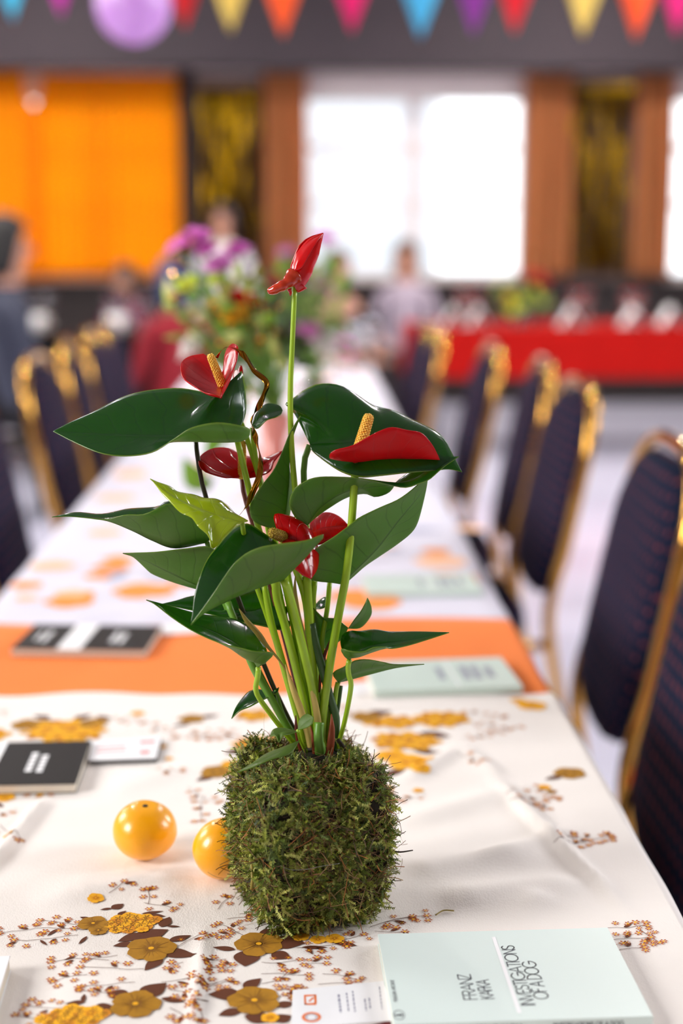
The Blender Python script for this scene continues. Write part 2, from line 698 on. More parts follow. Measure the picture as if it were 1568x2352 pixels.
WL = wall_x(-4.0, WINL, 'wall_left', 1.9, 3.6, -0.2)
WR = wall_x(5.0, WINR, 'wall_right', 1.9, 3.6, 0.2)
mb = MB(); mb.box((0.5, -3.1, HC / 2), (9.4, 0.2, HC)); struct('wall_near', mb, 'plaster')
nwin = 1


def side_window(x, cy, w, z0, z1):
    global nwin
    mb = MB()
    for yy in (cy - w / 2 + 0.03, cy, cy + w / 2 - 0.03):
        mb.box((x, yy, (z0 + z1) / 2), (0.06, 0.06, z1 - z0))
    for zz in (z0 + 0.03, (z0 + z1) / 2, z1 - 0.03):
        mb.box((x, cy, zz), (0.05, w, 0.06))
    o = struct('window_%d' % nwin, mb, 'frame_white')
    nwin += 1
    mb = MB(); mb.box((x, cy, (z0 + z1) / 2), (0.006, w - 0.02, z1 - z0 - 0.02))
    struct('pane', mb, 'pane', o)


for cy, w in WINL:
    side_window(-4.12, cy, w, 1.9, 3.6)
for cy, w in WINR:
    side_window(5.12, cy, w, 1.9, 3.6)

# back wall: windows at these x ranges, sill and head heights taken from the photograph
ZS = PY(950, 645, YB).z
ZH = PY(950, 172, YB).z
XW = [(-2.75, PY(414, 400, YB).x), (PY(697, 400, YB).x, PY(1202, 400, YB).x), (PY(1538, 400, YB).x, 4.3)]
mb = MB()
xs = [-4.2]
for a, b in XW:
    xs += [a, b]
xs.append(5.2)
for i in range(0, len(xs), 2):
    mb.box(((xs[i] + xs[i + 1]) / 2, YB + 0.1, HC / 2), (xs[i + 1] - xs[i], 0.2, HC))
for a, b in XW:
    mb.box(((a + b) / 2, YB + 0.1, ZS / 2), (b - a, 0.2, ZS))
    mb.box(((a + b) / 2, YB + 0.1, (ZH + HC) / 2), (b - a, 0.2, HC - ZH))
struct('wall_back', mb, 'mauve_wall')
# dark panelled dado below the sills, with separate boards
dado = MB(); dado.box((0.5, YB - 0.015, (ZS - 0.03) / 2), (9.2, 0.03, ZS - 0.03))
dado = struct('trim_1', dado, 'dark_wood')
bme = MB(); bme.box((0, 0, 0), (0.188, 0.014, ZS - 0.2)); bme = bme.mesh('board')
for i in range(46):
    o = add('board', bme, [] if bme.materials else 'dark_wood', dado)
    o.location = (-3.95 + i * 0.2, YB - 0.036, ZS / 2 - 0.02)
mb = MB(); mb.box((0.5, YB - 0.06, ZS - 0.02), (9.2, 0.12, 0.04)); struct('trim_2', mb, 'dark_wood')
mb = MB(); mb.box((0.5, YB - 0.03, 0.06), (9.2, 0.06, 0.12)); struct('baseboard_back', mb, 'dark_wood')
# deep dark beam in front of the window heads
ZBM = PY(784, 158, 10.7).z
mb = MB(); mb.box((0.5, 10.78, (ZBM + HC) / 2), (9.2, 0.4, HC - ZBM)); struct('ceiling_beam', mb, 'beam_dark')


def back_window(a, b, cols, name):
    mb = MB()
    zt = PY(950, 228, YB).z
    mb.box(((a + b) / 2, YB + 0.1, (zt + ZH) / 2), (b - a, 0.14, ZH - zt))          # head panel
    cw = (b - a) / cols
    for i in range(cols + 1):
        w = 0.10 if 0 < i < cols else 0.05
        mb.box((a + i * cw, YB + 0.1, (ZS + zt) / 2), (w, 0.1, zt - ZS))
    mb.box(((a + b) / 2, YB + 0.1, ZS + 0.03), (b - a, 0.12, 0.06))
    o = struct(name, mb, 'frame_white')
    z2 = PY(950, 338, YB).z
    z3 = PY(950, 470, YB).z
    for i in range(cols):
        for zz, hh in ((z2, 0.05), (z3, 0.035)):
            m2 = MB(); m2.box((a + (i + 0.5) * cw, YB + 0.1, zz), (cw - 0.1, 0.05, hh)); struct('glazing_bar', m2, 'frame_white', o)
        for za, zb in ((ZS, z3), (z3, z2), (z2, zt)):
            m2 = MB(); m2.box((a + (i + 0.5) * cw, YB + 0.12, (za + zb) / 2), (cw - 0.06, 0.006, zb - za)); struct('pane', m2, 'pane', o)


for i, (a, b) in enumerate(XW):
    back_window(a, b, (3, 2, 3)[i], 'window_%d' % (nwin + i))


# outside, seen pale through the panes: neighbouring house and a hedge
mb = MB(); mb.box((1.2, 32, 1.6), (3.2, 4, 6.0))
mb.prism([(-0.7, 29.8), (3.1, 29.8), (3.1, 34.2), (-0.7, 34.2)], 4.6, 4.9)
t = solo('house', mb, cmat((205, 205, 212)), 'pale neighbouring house seen through the middle window', 'building', (1.2, 32, -1.4))
mb = MB(); mb.grid([[(-40, 11.6, -0.2), (40, 11.6, -0.2)], [(-40, 80, -1.4), (40, 80, -1.4)]], s=False)
o = struct('ground', mb, cmat((150, 152, 140)))


# ------------------------------------------------------------------ curtains and foil fringes
def curtain(name, x0, x1, z0, z1, y, waves, amp, m, label, group=None, e0=0.0, e1=0.0):
    rows = []
    nc, nr = waves * 10 + 1, 26
    for i in range(nr):
        t = i / (nr - 1)
        z = z1 + (z0 - z1) * t
        row = []
        for j in range(nc):
            s = j / (nc - 1)
            ph = s * waves * 2 * math.pi
            sh = min(1.0, max(0.0, (t - 0.10) / 0.10))      # the panels part at the top only
            x = x0 + e0 * sh + s * (x1 + e1 * sh - x0 - e0 * sh)
            row.append((x + 0.012 * math.sin(2 * ph + 3 * t), y + amp * math.sin(ph + 0.5 * math.sin(3 * t + s * 9)) * (0.75 + 0.25 * t), z))
        rows.append(row)
    mb = MB(); mb.grid(rows)
    o = solo(name, mb, m, label, 'curtain', ((x0 + x1) / 2, y, z0), group)
    return solid(o, 0.002, 0)


def bx(px, py=400, y=YB):
    return PY(px, py, y).x


YC = 10.9
zc0, zc1 = PY(784, 632, YC).z, PY(784, 168, YC).z
curtain('orange_curtain', -2.75, bx(66, y=YC), zc0, zc1, YC - 0.047, 5, 0.036, 'curtain_orange', 'bright orange drawn curtain glowing with daylight, narrower one at the side wall end', e1=0.09)
curtain('orange_curtain', bx(98, y=YC), bx(412, y=YC), zc0, zc1, YC + 0.03, 9, 0.034, 'curtain_orange', 'bright orange drawn curtain glowing with daylight, next to a gold foil fringe', e0=-0.09)
curtain('tan_curtain', bx(606, y=YC), bx(704, y=YC), zc0, zc1, YC - 0.03, 4, 0.05, 'curtain_tan', 'tan brown curtain gathered between the middle window and the foil fringe near the orange curtain')
curtain('tan_curtain', bx(1198, y=YC), bx(1308, y=YC), zc0, zc1, YC - 0.03, 4, 0.05, 'curtain_tan', 'tan brown curtain gathered on the middle window side of the brighter foil fringe')
curtain('tan_curtain', bx(1456, y=YC), bx(1542, y=YC), zc0, zc1, YC - 0.03, 4, 0.05, 'curtain_tan', 'tan brown curtain gathered between the brighter foil fringe and the end window')
curtain('tan_curtain', bx(414, y=YC), bx(446, y=YC), zc0, zc1, YC - 0.03, 2, 0.03, 'dark_wood', 'narrow dark brown curtain beside the bright orange curtain')
mb = MB(); mb.tube([(-3.2, YC, zc1 + 0.01), (4.4, YC, zc1 + 0.01)], 0.014, 8)
for x in (-3.0, -1.0, 1.6, 4.2):
    mb.box((x, YC + 0.05, zc1 + 0.01), (0.02, 0.12, 0.03))
solo('curtain_rail', mb, 'frame_white', 'long pale curtain rail under the dark beam', 'curtain rail', (0.6, YC, zc1))


def fringe(x0, x1, z0, z1, y, label):
    T = Thing('foil_fringe', ((x0 + x1) / 2, y, z0), label, 'foil curtain', 'gold foil fringe curtains on the back wall')
    mb = MB(); mb.box(((x0 + x1) / 2, y, z1), (x1 - x0, 0.006, 0.05)); T.part('header_band', mb, 'fringe')
    mb = MB()
    n = 90
    for i in range(n):
        x = x0 + (x1 - x0) * (i + 0.5) / n
        a = random.uniform(0, 6.28)
        tw = random.uniform(-2.5, 2.5)
        yo = random.uniform(-0.02, 0.02)
        zl = z0 + random.uniform(0, 0.12)
        rows = []
        for k in range(9):
            t = k / 8
            z = z1 + (zl - z1) * t
            c = Vector((x + 0.008 * math.sin(a + 4 * t), y + yo * t + 0.006 * math.sin(a * 2 + 6 * t), z))
            d = Vector((math.cos(a * 0.3 + tw * t), math.sin(a * 0.3 + tw * t), 0)) * 0.005
            rows.append([c - d, c + d])
        mb.grid(rows)
    T.part('foil_strips', mb, 'fringe', kind='stuff')


YF = 10.93
fringe(bx(462, y=YF), bx(602, y=YF), PY(784, 640, YF).z, PY(784, 208, YF).z, YF, 'gold foil fringe hanging on the mauve wall beside the orange curtain')
fringe(bx(1312, y=YF), bx(1448, y=YF), PY(784, 640, YF).z, PY(784, 200, YF).z, YF, 'gold foil fringe hanging between the two tan curtains')

# ------------------------------------------------------------------ long table of three trestle tables, with cloths
XL, XR, ZT = -0.419, 0.259, 0.730
for i, lab in enumerate(('folding trestle table carrying the moss block plant', 'folding trestle table in the middle of the long dining row', 'folding trestle table at the far end of the long dining row')):
    y0 = 0.30 + i * 1.8
    T = Thing('trestle_table', ((XL + XR) / 2, y0 + 0.9, 0), lab, 'table', 'trestle tables of the long row')
    mb = MB(); mb.box(((XL + XR) / 2, y0 + 0.9, ZT - 0.0145), (XR - XL - 0.012, 1.796, 0.029)); bevel(T.part('tabletop', mb, 'table_top'), 0.004)
    for yy in ((0.6, 1.83), (2.5, 3.35), (4.63, 5.68))[i]:
        for xx in (XL + 0.07, XR - 0.07):
            mb = MB(); mb.tube([(xx, yy, 0), (xx, yy, ZT - 0.03)], 0.014, 10); T.part('leg', mb, 'steel')
        mb = MB(); mb.tube([(XL + 0.07, yy, 0.2), (XR - 0.07, yy, 0.2)], 0.01, 8); T.part('stretcher', mb, 'steel')

ZN, ZO, ZW = ZT + 0.0045, ZT + 0.003, ZT + 0.0015      # near cloth, orange runner, far cloth


def seg_dist(x, y, a, b):
    ax, ay, bx_, by = a.x, a.y, b.x, b.y
    dx, dy = bx_ - ax, by - ay
    L2 = dx * dx + dy * dy
    t = np.clip(((x - ax) * dx + (y - ay) * dy) / L2, 0, 1)
    return np.hypot(x - ax - t * dx, y - ay - t * dy), t


RIDGES = [  # pixel end points, height, width (m)
    ((-60, 2040), (150, 1790), 0.0045, 0.006), ((150, 1790), (250, 1690), 0.003, 0.006),
    ((478, 2080), (440, 2400), 0.0030, 0.004), ((470, 2075), (560, 1960), 0.003, 0.006),
    ((1130, 1790), (1440, 2100), 0.0050, 0.007), ((1440, 2100), (1520, 2230), 0.003, 0.007),
    ((900, 2010), (1250, 1960), 0.0035, 0.018), ((1000, 2075), (1350, 2030), 0.004, 0.02),
    ((1250, 2060), (1180, 2130), 0.003, 0.012), ((1090, 1990), (1330, 1900), 0.003, 0.012),
    ((900, 1900), (1180, 1820), 0.003, 0.016), ((60, 2080), (470, 1990), 0.0028, 0.018),
    ((700, 1640), (1100, 1600), 0.002, 0.012), ((930, 1800), (1060, 1720), 0.004, 0.010),
    ((1150, 1790), (1060, 1720), 0.003, 0.008), ((230, 1830), (430, 1760), 0.002, 0.02),
]
RIDGES = [(PZ(*a, ZN), PZ(*b, ZN), h, w) for a, b, h, w in RIDGES]
FLAT = []   # (centre, radius) where things stand
FLATR = []  # (corner, unit length vector, length, width toward the viewer) where books lie


def book_rect(nr, fr, z, L):
    """far-left corner and length direction of a book from its near-right and far-right corner pixels"""
    a, b = PZ(*nr, z), PZ(*fr, z)
    d = (Vector((a.x, a.y)) - Vector((b.x, b.y))).normalized()
    e = Vector((-d.y, d.x))
    if e.x < 0:
        e = -e
    return Vector((b.x, b.y)) - e * L, e



def H(x, y):
    x = np.asarray(x, float); y = np.asarray(y, float)
    h = 0.0007 * (np.sin(23 * x + 9 * y) * np.sin(17 * y - 11 * x + 1.3) + 1) + 0.0004 * (np.sin(61 * x - 37 * y) * np.cos(53 * y + 20 * x) + 1)
    for a, b, hh, w in RIDGES:
        d, t = seg_dist(x, y, a, b)
        e = np.minimum(1, np.minimum(t, 1 - t) * 4 + 0.15)
        h = h + 1.5 * hh * np.exp(-(d / w) ** 2) * e
    for (A0, e, L, W) in FLATR:
        u = (x - A0.x) * e.x + (y - A0.y) * e.y
        v = (x - A0.x) * e.y - (y - A0.y) * e.x
        d = np.hypot(np.maximum(0, np.maximum(-u, u - L)), np.maximum(0, np.maximum(-v, v - W)))
        h = h * np.clip((d - 0.008) / 0.03, 0, 1)
    for (c, r) in FLAT:
        d = np.hypot(x - c.x, y - c.y)
        h = h * np.clip((d - r) / 0.03, 0, 1)
    return h


def flat_rect(pts):
    for p in pts:
        FLAT.append((p, 0.035))


# where things will stand
MOSS_C = PZ(710, 2084, ZN)
MOSS_C.z = ZN
OR1 = PZ(332, 1904, ZN + 0.0232)
OR2 = PZ(514, 1951, ZN + 0.0232)
BK_TL, BK_TR, BK_BR = (PZ(867, 2145, ZN + 0.008), PZ(1395, 2130, ZN + 0.008), PZ(1470, 2335, ZN + 0.008))
FLATR.append((*book_rect((180, 1784), (209, 1702), ZN + .009, .160), .160, .11))
FLATR.append((*book_rect((1210, 1588), (1150, 1509), ZN + .008, .161), .161, .11))
_e = Vector((1, .05)).normalized(); _p = PZ(24, 2196, ZN + .011)
FLATR.append((Vector((_p.x, _p.y)) - _e * .16, _e, .16, .11))
FLAT += [(MOSS_C, 0.075), (OR1, 0.018), (OR2, 0.018)]
for a in np.linspace(0, 1, 6):
    for b in np.linspace(0, 1, 4):
        FLAT.append((BK_TL + (BK_TR - BK_TL) * a + (BK_BR - BK_TR) * b, 0.022))
for px, py in ((-90, 1770), (-20, 1760), (60, 1760), (140, 1755), (200, 1745), (290, 1725), (360, 1722), (-60, 2260), (0, 2240), (-140, 2300), (740, 2320), (800, 2300), (860, 2300), (800, 2350),
               (700, 2350), (880, 1575), (980, 1560), (1080, 1555), (1180, 1550), (820, 1560)):
    FLAT.append((PZ(px, py, ZN), 0.03))


def cloth(name, x0, x1, y0, y1, z, drop, step, m, label, hf, wob=0.004, ystep=None, edge_wave=None):
    sx = np.concatenate([np.linspace(x0 - drop, x0, 14)[:-1], np.arange(x0, x1, step), np.linspace(x1, x1 + drop, 14)])
    ys = np.arange(y0, y1 + 1e-6, ystep or step)
    rows, r = [], 0.010
    X, Y = np.meshgrid(sx, ys)
    Hh = hf(X, Y) if hf else np.zeros_like(X)
    for i in range(len(ys)):
        row = []
        for j in range(len(sx)):
            s, y = sx[j], ys[i]
            if edge_wave:
                t = (y - y0) / (y1 - y0)
                y = y + edge_wave(s) * (t ** 6)
            over = max(s - x1, x0 - s, 0.0)
            sg = 1 if s > x1 else -1
            if over > 0:
                a = min(over / r, math.pi / 2)
                d = over - r * a if over > r * math.pi / 2 else 0
                fold = wob * math.sin(y * 38 + sg) * min(1, over / 0.08)
                x = (x1 if sg > 0 else x0) + sg * (r * math.sin(a) + fold + 0.02 * d)
                zz = z - r * (1 - math.cos(a)) - d
                zz += float(Hh[i, j]) * max(0, 1 - over / 0.02)
            else:
                x, zz = s, z + float(Hh[i, j])
            row.append((x, y, zz))
        rows.append(row)
    mb = MB(); mb.grid(rows)
    o = solo(name, mb, m, label, 'tablecloth', ((x0 + x1) / 2, (y0 + y1) / 2, z))
    return solid(o, 0.0008, -1.0)


YE1 = PZ(500, 1592, ZN).y
YE2 = PZ(600, 1422, ZO).y
near_cloth = cloth('tablecloth', XL - 0.006, XR + 0.006, 0.42, YE1, ZN, 0.2, 0.0045, 'cloth_cream', 'cream crepe tablecloth printed with golden flowers and brown leaves', H,
                   edge_wave=lambda s: 0.006 * math.sin(s * 21) + 0.004 * math.sin(s * 47))
cloth('table_runner', XL - 0.003, XR + 0.003, YE1 - 0.06, YE2, ZO, 0.23, 0.02, 'cloth_orange', 'plain orange cloth laid across the table between two printed tablecloths', lambda x, y: 0.0002 * (np.sin(30 * y) * np.sin(7 * x) + 1),
      edge_wave=lambda s: 0.02 * math.sin(s * 9 + 0.5))


def HW(x, y):
    return 0.0006 * (np.sin(9 * x + 5 * y) * np.sin(6 * y - 4 * x) + 1) * np.clip((y - 2.1) / 0.3, 0, 1)


YWS, YWE = YE2 - 0.08, 5.72
far_cloth = cloth('tablecloth', XL - 0.001, XR + 0.001, YWS, YWE, ZW, 0.2, 0.03, 'cloth_white', 'long white tablecloth with loose orange and grey print reaching the table end', HW, ystep=0.05)


# ---- printed flowers on the cloths (flat print, following the cloth)
class Print:
    def __init__(self, z, hf):
        self.mb, self.z, self.hf = MB(), z, hf

    def poly(self, pts, m, layer=0, c=None):
        pts = np.array(pts)
        cen = pts.mean(0) if c is None else np.array(c)
        n = len(pts)
        mid = (pts + cen) / 2
        allp = np.vstack([[cen], mid, pts])
        hz = self.hf(allp[:, 0], allp[:, 1])
        b = len(self.mb.v)
        for p, h in zip(allp, hz):
            self.mb.v.append(Vector((p[0], p[1], self.z + float(h) + 0.00048 + layer * 0.00009)))
        for i in range(n):
            j = (i + 1) % n
            self.mb.face((b, b + 1 + i, b + 1 + j), m)
            self.mb.face((b + 1 + i, b + 1 + n + i, b + 1 + n + j, b + 1 + j), m)

    def flower(self, c, r, cols=(0, 1), lobes=5, layer=2, rot=None, detail=True):
        rot = random.uniform(0, 6) if rot is None else rot
        n = lobes * 6
        pts = []
        for i in range(n):
            a = 2 * math.pi * i / n
            k = r * (0.84 + 0.15 * abs(math.cos(lobes * a / 2)) ** 0.5 + 0.03 * math.sin(11 * a + rot) + 0.03 * math.sin(3 * a + 2 * rot))
            pts.append((c[0] + k * math.cos(a + rot), c[1] + k * math.sin(a + rot)))
        self.poly(pts, cols[0], layer, c)
        if detail:
            for i in range(lobes):          # dark seams between the petals
                a = 2 * math.pi * (i + .5) / lobes + rot
                self.line((c[0] + r * .2 * math.cos(a), c[1] + r * .2 * math.sin(a)), (c[0] + r * .8 * math.cos(a), c[1] + r * .8 * math.sin(a)), r * .016, cols[1], layer + 1)
            for i in range(lobes * 9):      # fine streaks from the heart
                a = 2 * math.pi * (i + random.uniform(-.3, .3)) / (lobes * 9) + rot
                l0, l1, w = r * 0.12, r * random.uniform(0.3, 0.8), r * 0.018
                d = (math.cos(a), math.sin(a))
                e = (-d[1] * w, d[0] * w)
                self.poly([(c[0] + d[0] * l0 + e[0], c[1] + d[1] * l0 + e[1]), (c[0] + d[0] * l0 - e[0], c[1] + d[1] * l0 - e[1]),
                           (c[0] + d[0] * l1, c[1] + d[1] * l1)], cols[1], layer + 1)
            self.disc(c, r * 0.12, 2, layer + 2)

    def disc(self, c, r, m, layer=1, n=8):
        self.poly([(c[0] + r * math.cos(2 * math.pi * i / n), c[1] + r * math.sin(2 * math.pi * i / n)) for i in range(n)], m, layer, c)

    def leaf(self, c, ang, L, W, m=4, layer=0):
        pts = []
        d = (math.cos(ang), math.sin(ang))
        for i in range(9):
            t = i / 8
            w = W * math.sin(math.pi * t ** 0.8) * 0.5
            pts.append((t, w))
        poly = [(c[0] + d[0] * L * (t - .5) - d[1] * w, c[1] + d[1] * L * (t - .5) + d[0] * w) for t, w in pts]
        poly += [(c[0] + d[0] * L * (t - .5) + d[1] * w, c[1] + d[1] * L * (t - .5) - d[0] * w) for t, w in pts[::-1][1:-1]]
        self.poly(poly, m, layer, c)

    def daisy(self, c, r):
        for i in range(6):
            a = 2 * math.pi * i / 6 + random.uniform(-.2, .2)
            self.leaf((c[0] + r * .72 * math.cos(a), c[1] + r * .72 * math.sin(a)), a, r * .66, r * .44, 5, 1)
        self.disc(c, r * .34, 2, 1, 6)

    def line(self, a, b, w, m=4, layer=0):
        d = Vector((b[0] - a[0], b[1] - a[1]))
        if d.length < 1e-6:
            return
        e = Vector((-d.y, d.x)).normalized() * w
        n = max(1, int(d.length / 0.004))
        for i in range(n):
            p, q = Vector(a[:2]) + d * (i / n), Vector(a[:2]) + d * ((i + 1) / n)
            self.poly([tuple(p + e), tuple(p - e), tuple(q - e), tuple(q + e)], m, layer)

    def sprig(self, c, ang, L, n=6, r=0.0034):
        p = Vector(c[:2]); a = ang
        k = max(2, int(n * .6))
        for i in range(k):
            q = p + Vector((math.cos(a), math.sin(a))) * (L / k)
            self.line(p, q, 0.00022)
            s = random.choice((-1, 1))
            off = Vector((-math.sin(a), math.cos(a))) * s * random.uniform(.004, .008)
            if i % 3 == 1:
                self.leaf(q + off * .6, a + s * .7, random.uniform(.006, .009), .003, 4, 0)
            self.daisy(q + off, r * random.uniform(.75, 1.15))
            if random.random() < .3:
                self.daisy(q - off * random.uniform(.5, 1.2), r * random.uniform(.7, 1.0))
            p = q; a += random.uniform(-.35, .35)
        self.daisy(p, r)

    def cluster(self, c, rx, ry, rot=0.0, n=16):
        self.poly([(c[0] + (rx * .86 + .002 * math.sin(5 * t)) * math.cos(t) * math.cos(rot) - ry * .86 * math.sin(t) * math.sin(rot),
                    c[1] + (rx * .86) * math.cos(t) * math.sin(rot) + (ry * .86 + .002 * math.sin(4 * t)) * math.sin(t) * math.cos(rot)) for t in np.linspace(0, 2 * math.pi, 28)[:-1]], 2, 1, c[:2])
        for i in range(n):
            a, k = i * 2.4, math.sqrt((i + .5) / n)
            u, v = rx * k * math.cos(a), ry * k * math.sin(a)
            p = (c[0] + u * math.cos(rot) - v * math.sin(rot), c[1] + u * math.sin(rot) + v * math.cos(rot))
            rr = 0.0052 * random.uniform(.85, 1.15)
            self.flower(p, rr, (2, 3) if i % 3 else (3, 3), 5, 2 + i % 2, detail=False)
            for q in range(5):
                b = q * 1.2566 + i
                self.line((p[0] + rr * .1 * math.cos(b), p[1] + rr * .1 * math.sin(b)), (p[0] + rr * .55 * math.cos(b), p[1] + rr * .62 * math.sin(b)), .00035, 1, 4)

    def part(self, name, mats, parent):
        o = add(name, self.mb.mesh(name, parent.location), mats, parent)
        o['kind'] = 'stuff'
        return o


PR = Print(ZN, H)


def q2(px, py):
    p = PZ(px, py, ZN)
    return (p.x, p.y)


def mpp(py):          # metres per pixel across, at table height
    a, b = PZ(700, py, ZN), PZ(701, py, ZN)
    return (b - a).length


def pf(px, py, w, kind='o', **k):
    r = w * mpp(py) / 2
    PR.flower(q2(px, py), r, {'o': (0, 1), 'y': (2, 3)}[kind], layer=k.pop('layer', 3), **k)


def plf(px, py, dx, dy, wid):      # leaf: centre pixel, half vector in pixels, width px
    a, b = Vector(q2(px - dx, py - dy)), Vector(q2(px + dx, py + dy))
    d = b - a
    PR.leaf((a + b) / 2, math.atan2(d.y, d.x), d.length, wid * mpp(py), 4, 0)


def pcl(px, py, w, h=None, rot=0.0, n=18):
    rx = w * mpp(py) / 2
    PR.cluster(q2(px, py), rx, rx * (h or 0.7), rot, n)


def psp(px, py, dx, dy, n=6):
    a, b = Vector(q2(px, py)), Vector(q2(px + dx, py + dy))
    d = b - a
    PR.sprig(a, math.atan2(d.y, d.x), d.length, n)


# cluster by the oranges
pcl(300, 2124, 112, .72, .15, 22); pf(214, 2126, 72, 'o'); pf(226, 2142, 46, 'o'); pf(220, 2071, 40, 'y'); pf(327, 2140, 32, 'y', layer=5)
pf(347, 2185, 118, 'o'); plf(345, 2152, 42, -12, 60); plf(300, 2158, -30, 10, 36); plf(283, 2175, -24, 4, 26); plf(413, 2160, 26, -8, 26); plf(408, 2195, 44, 6, 44); plf(352, 2219, -20, 16, 34)
plf(270, 2086, 14, -6, 26); plf(243, 2092, -14, 2, 10); plf(280, 2101, 10, -5, 14); plf(380, 2122, 10, -12, 30); plf(398, 2132, 16, 0, 10); plf(350, 2100, 26, -3, 12); plf(195, 2113, -12, -2, 12); plf(360, 2107, 20, 2, 16)
psp(190, 2140, -180, -18, 12); psp(180, 2152, -150, 12, 9); psp(250, 2060, 40, -22, 4); psp(330, 2078, 70, 14, 6); psp(340, 2082, 8, -34, 4); psp(205, 2130, -120, -4, 8)
psp(270, 2200, -70, 14, 6); psp(330, 2230, -150, 8, 8); psp(250, 2212, -130, -10, 6); psp(410, 2178, 50, -32, 6); psp(200, 2245, -80, 2, 5); psp(310, 2262, -130, 4, 7); psp(420, 2215, -40, 12, 4)
plf(120, 2146, -12, 8, 10); plf(190, 2165, -10, 10, 10); plf(160, 2205, -14, 4, 9); plf(100, 2168, 8, 6, 8)
# cluster in front of the moss
pf(594, 2170, 116, 'o'); plf(620, 2143, 26, -8, 40); plf(664, 2165, 36, 3, 66); plf(514, 2180, -26, -2, 22); plf(566, 2203, -4, 20, 62); plf(645, 2196, 22, 6, 42); plf(722, 2177, 30, 0, 16); plf(712, 2186, 6, 8, 10)
pf(690, 2153, 44, 'y'); pf(730, 2160, 40, 'y'); pf(768, 2158, 46, 'y', layer=4); plf(790, 2168, 30, 6, 24)
psp(560, 2150, -60, -28, 6); psp(550, 2140, -50, 12, 5); psp(500, 2090, 20, -30, 4); psp(520, 2112, 50, -8, 4); psp(600, 2212, 90, 8, 7); psp(690, 2215, 60, -2, 5); psp(680, 2178, 110, -6, 8); psp(780, 2160, 60, -8, 6)
psp(850, 2130, 90, -30, 6); psp(860, 2140, 70, 4, 6); psp(880, 2120, 90, -26, 5); psp(520, 2205, -50, 8, 4); psp(540, 2225, -60, 2, 4); psp(500, 2240, 40, -20, 4); psp(740, 2238, 90, 4, 6); psp(730, 2262, 70, -6, 4); psp(520, 2255, -50, 16, 4)
psp(600, 2240, 110, -6, 6)
# bottom clusters
pf(311, 2313, 120, 'o'); plf(270, 2291, -26, -4, 46); plf(352, 2280, 30, -16, 58); plf(398, 2303, 28, 4, 22); plf(232, 2326, -30, 6, 52); plf(173, 2311, -24, 2, 20); plf(192, 2300, 2, -10, 12)
pcl(165, 2343, 150, .5, 0.1, 22); pf(208, 2336, 60, 'y', layer=4); psp(300, 2290, -120, -6, 6); psp(160, 2322, -110, 0, 7); psp(390, 2320, 40, 20, 4); psp(100, 2345, -70, -8, 5); psp(370, 2262, 70, -6, 5); psp(390, 2280, 40, 6, 4)
pf(584, 2300, 124, 'o'); plf(579, 2262, 20, -12, 34); plf(516, 2288, -38, 2, 52); plf(527, 2329, -26, 8, 34); plf(655, 2308, 22, -4, 30); plf(597, 2339, 36, 4, 50); pf(620, 2340, 44, 'y', layer=5); plf(650, 2340, 20, -6, 40)
psp(600, 2262, 80, -18, 6); psp(640, 2290, 50, -18, 5); psp(500, 2262, -30, 16, 4); psp(480, 2305, -40, 12, 4); psp(490, 2270, 40, -14, 4); psp(460, 2330, 10, 22, 4); psp(630, 2275, 70, -4, 5)
# further back
pcl(150, 1681, 190, .8, 0, 40); pf(60, 1667, 70, 'o'); pcl(-20, 1690, 90, .7, 0, 12); plf(190, 1650, 20, -6, 26); plf(240, 1652, 18, 4, 20); pf(316, 1643, 34, 'y'); plf(95, 1650, -20, -3, 24); plf(110, 1662, 40, 2, 30); pf(215, 1665, 70, 'o')
pf(440, 1654, 62, 'o'); plf(480, 1648, 24, -3, 22); plf(415, 1668, -20, 3, 18); pcl(585, 1645, 90, .8, 0, 16); pcl(590, 1712, 110, .8, 0, 20); plf(540, 1730, -24, 6, 34); pf(498, 1776, 78, 'o'); pf(530, 1760, 50, 'y'); plf(470, 1790, -20, 6, 26); plf(640, 1690, 24, -6, 34)
pcl(1010, 1655, 130, .8, 0.1, 30); pcl(900, 1660, 120, .7, 0, 26); pcl(930, 1705, 150, .8, 0, 36); pf(940, 1755, 110, 'y'); pf(900, 1740, 80, 'y'); pf(840, 1650, 70, 'o'); plf(1000, 1690, 36, 6, 40); plf(870, 1640, 30, -4, 34); plf(980, 1730, 34, 8, 30); plf(900, 1780, -30, 10, 34); pf(965, 1780, 50, 'y'); pf(960, 1820, 26, 'y'); pf(890, 1815, 30, 'y')
pf(1220, 1624, 72, 'y'); pf(1190, 1612, 40, 'y'); pf(1308, 1779, 76, 'o'); pf(1250, 1812, 30, 'y'); pf(1265, 1822, 22, 'o'); plf(1270, 1790, -20, 4, 22)
pf(10, 1834, 52, 'y'); pf(18, 1930, 24, 'y'); pf(92, 1828, 16, 'y'); pf(372, 1716, 24, 'y'); pf(388, 1744, 20, 'y'); plf(-10, 1850, 20, 8, 24)
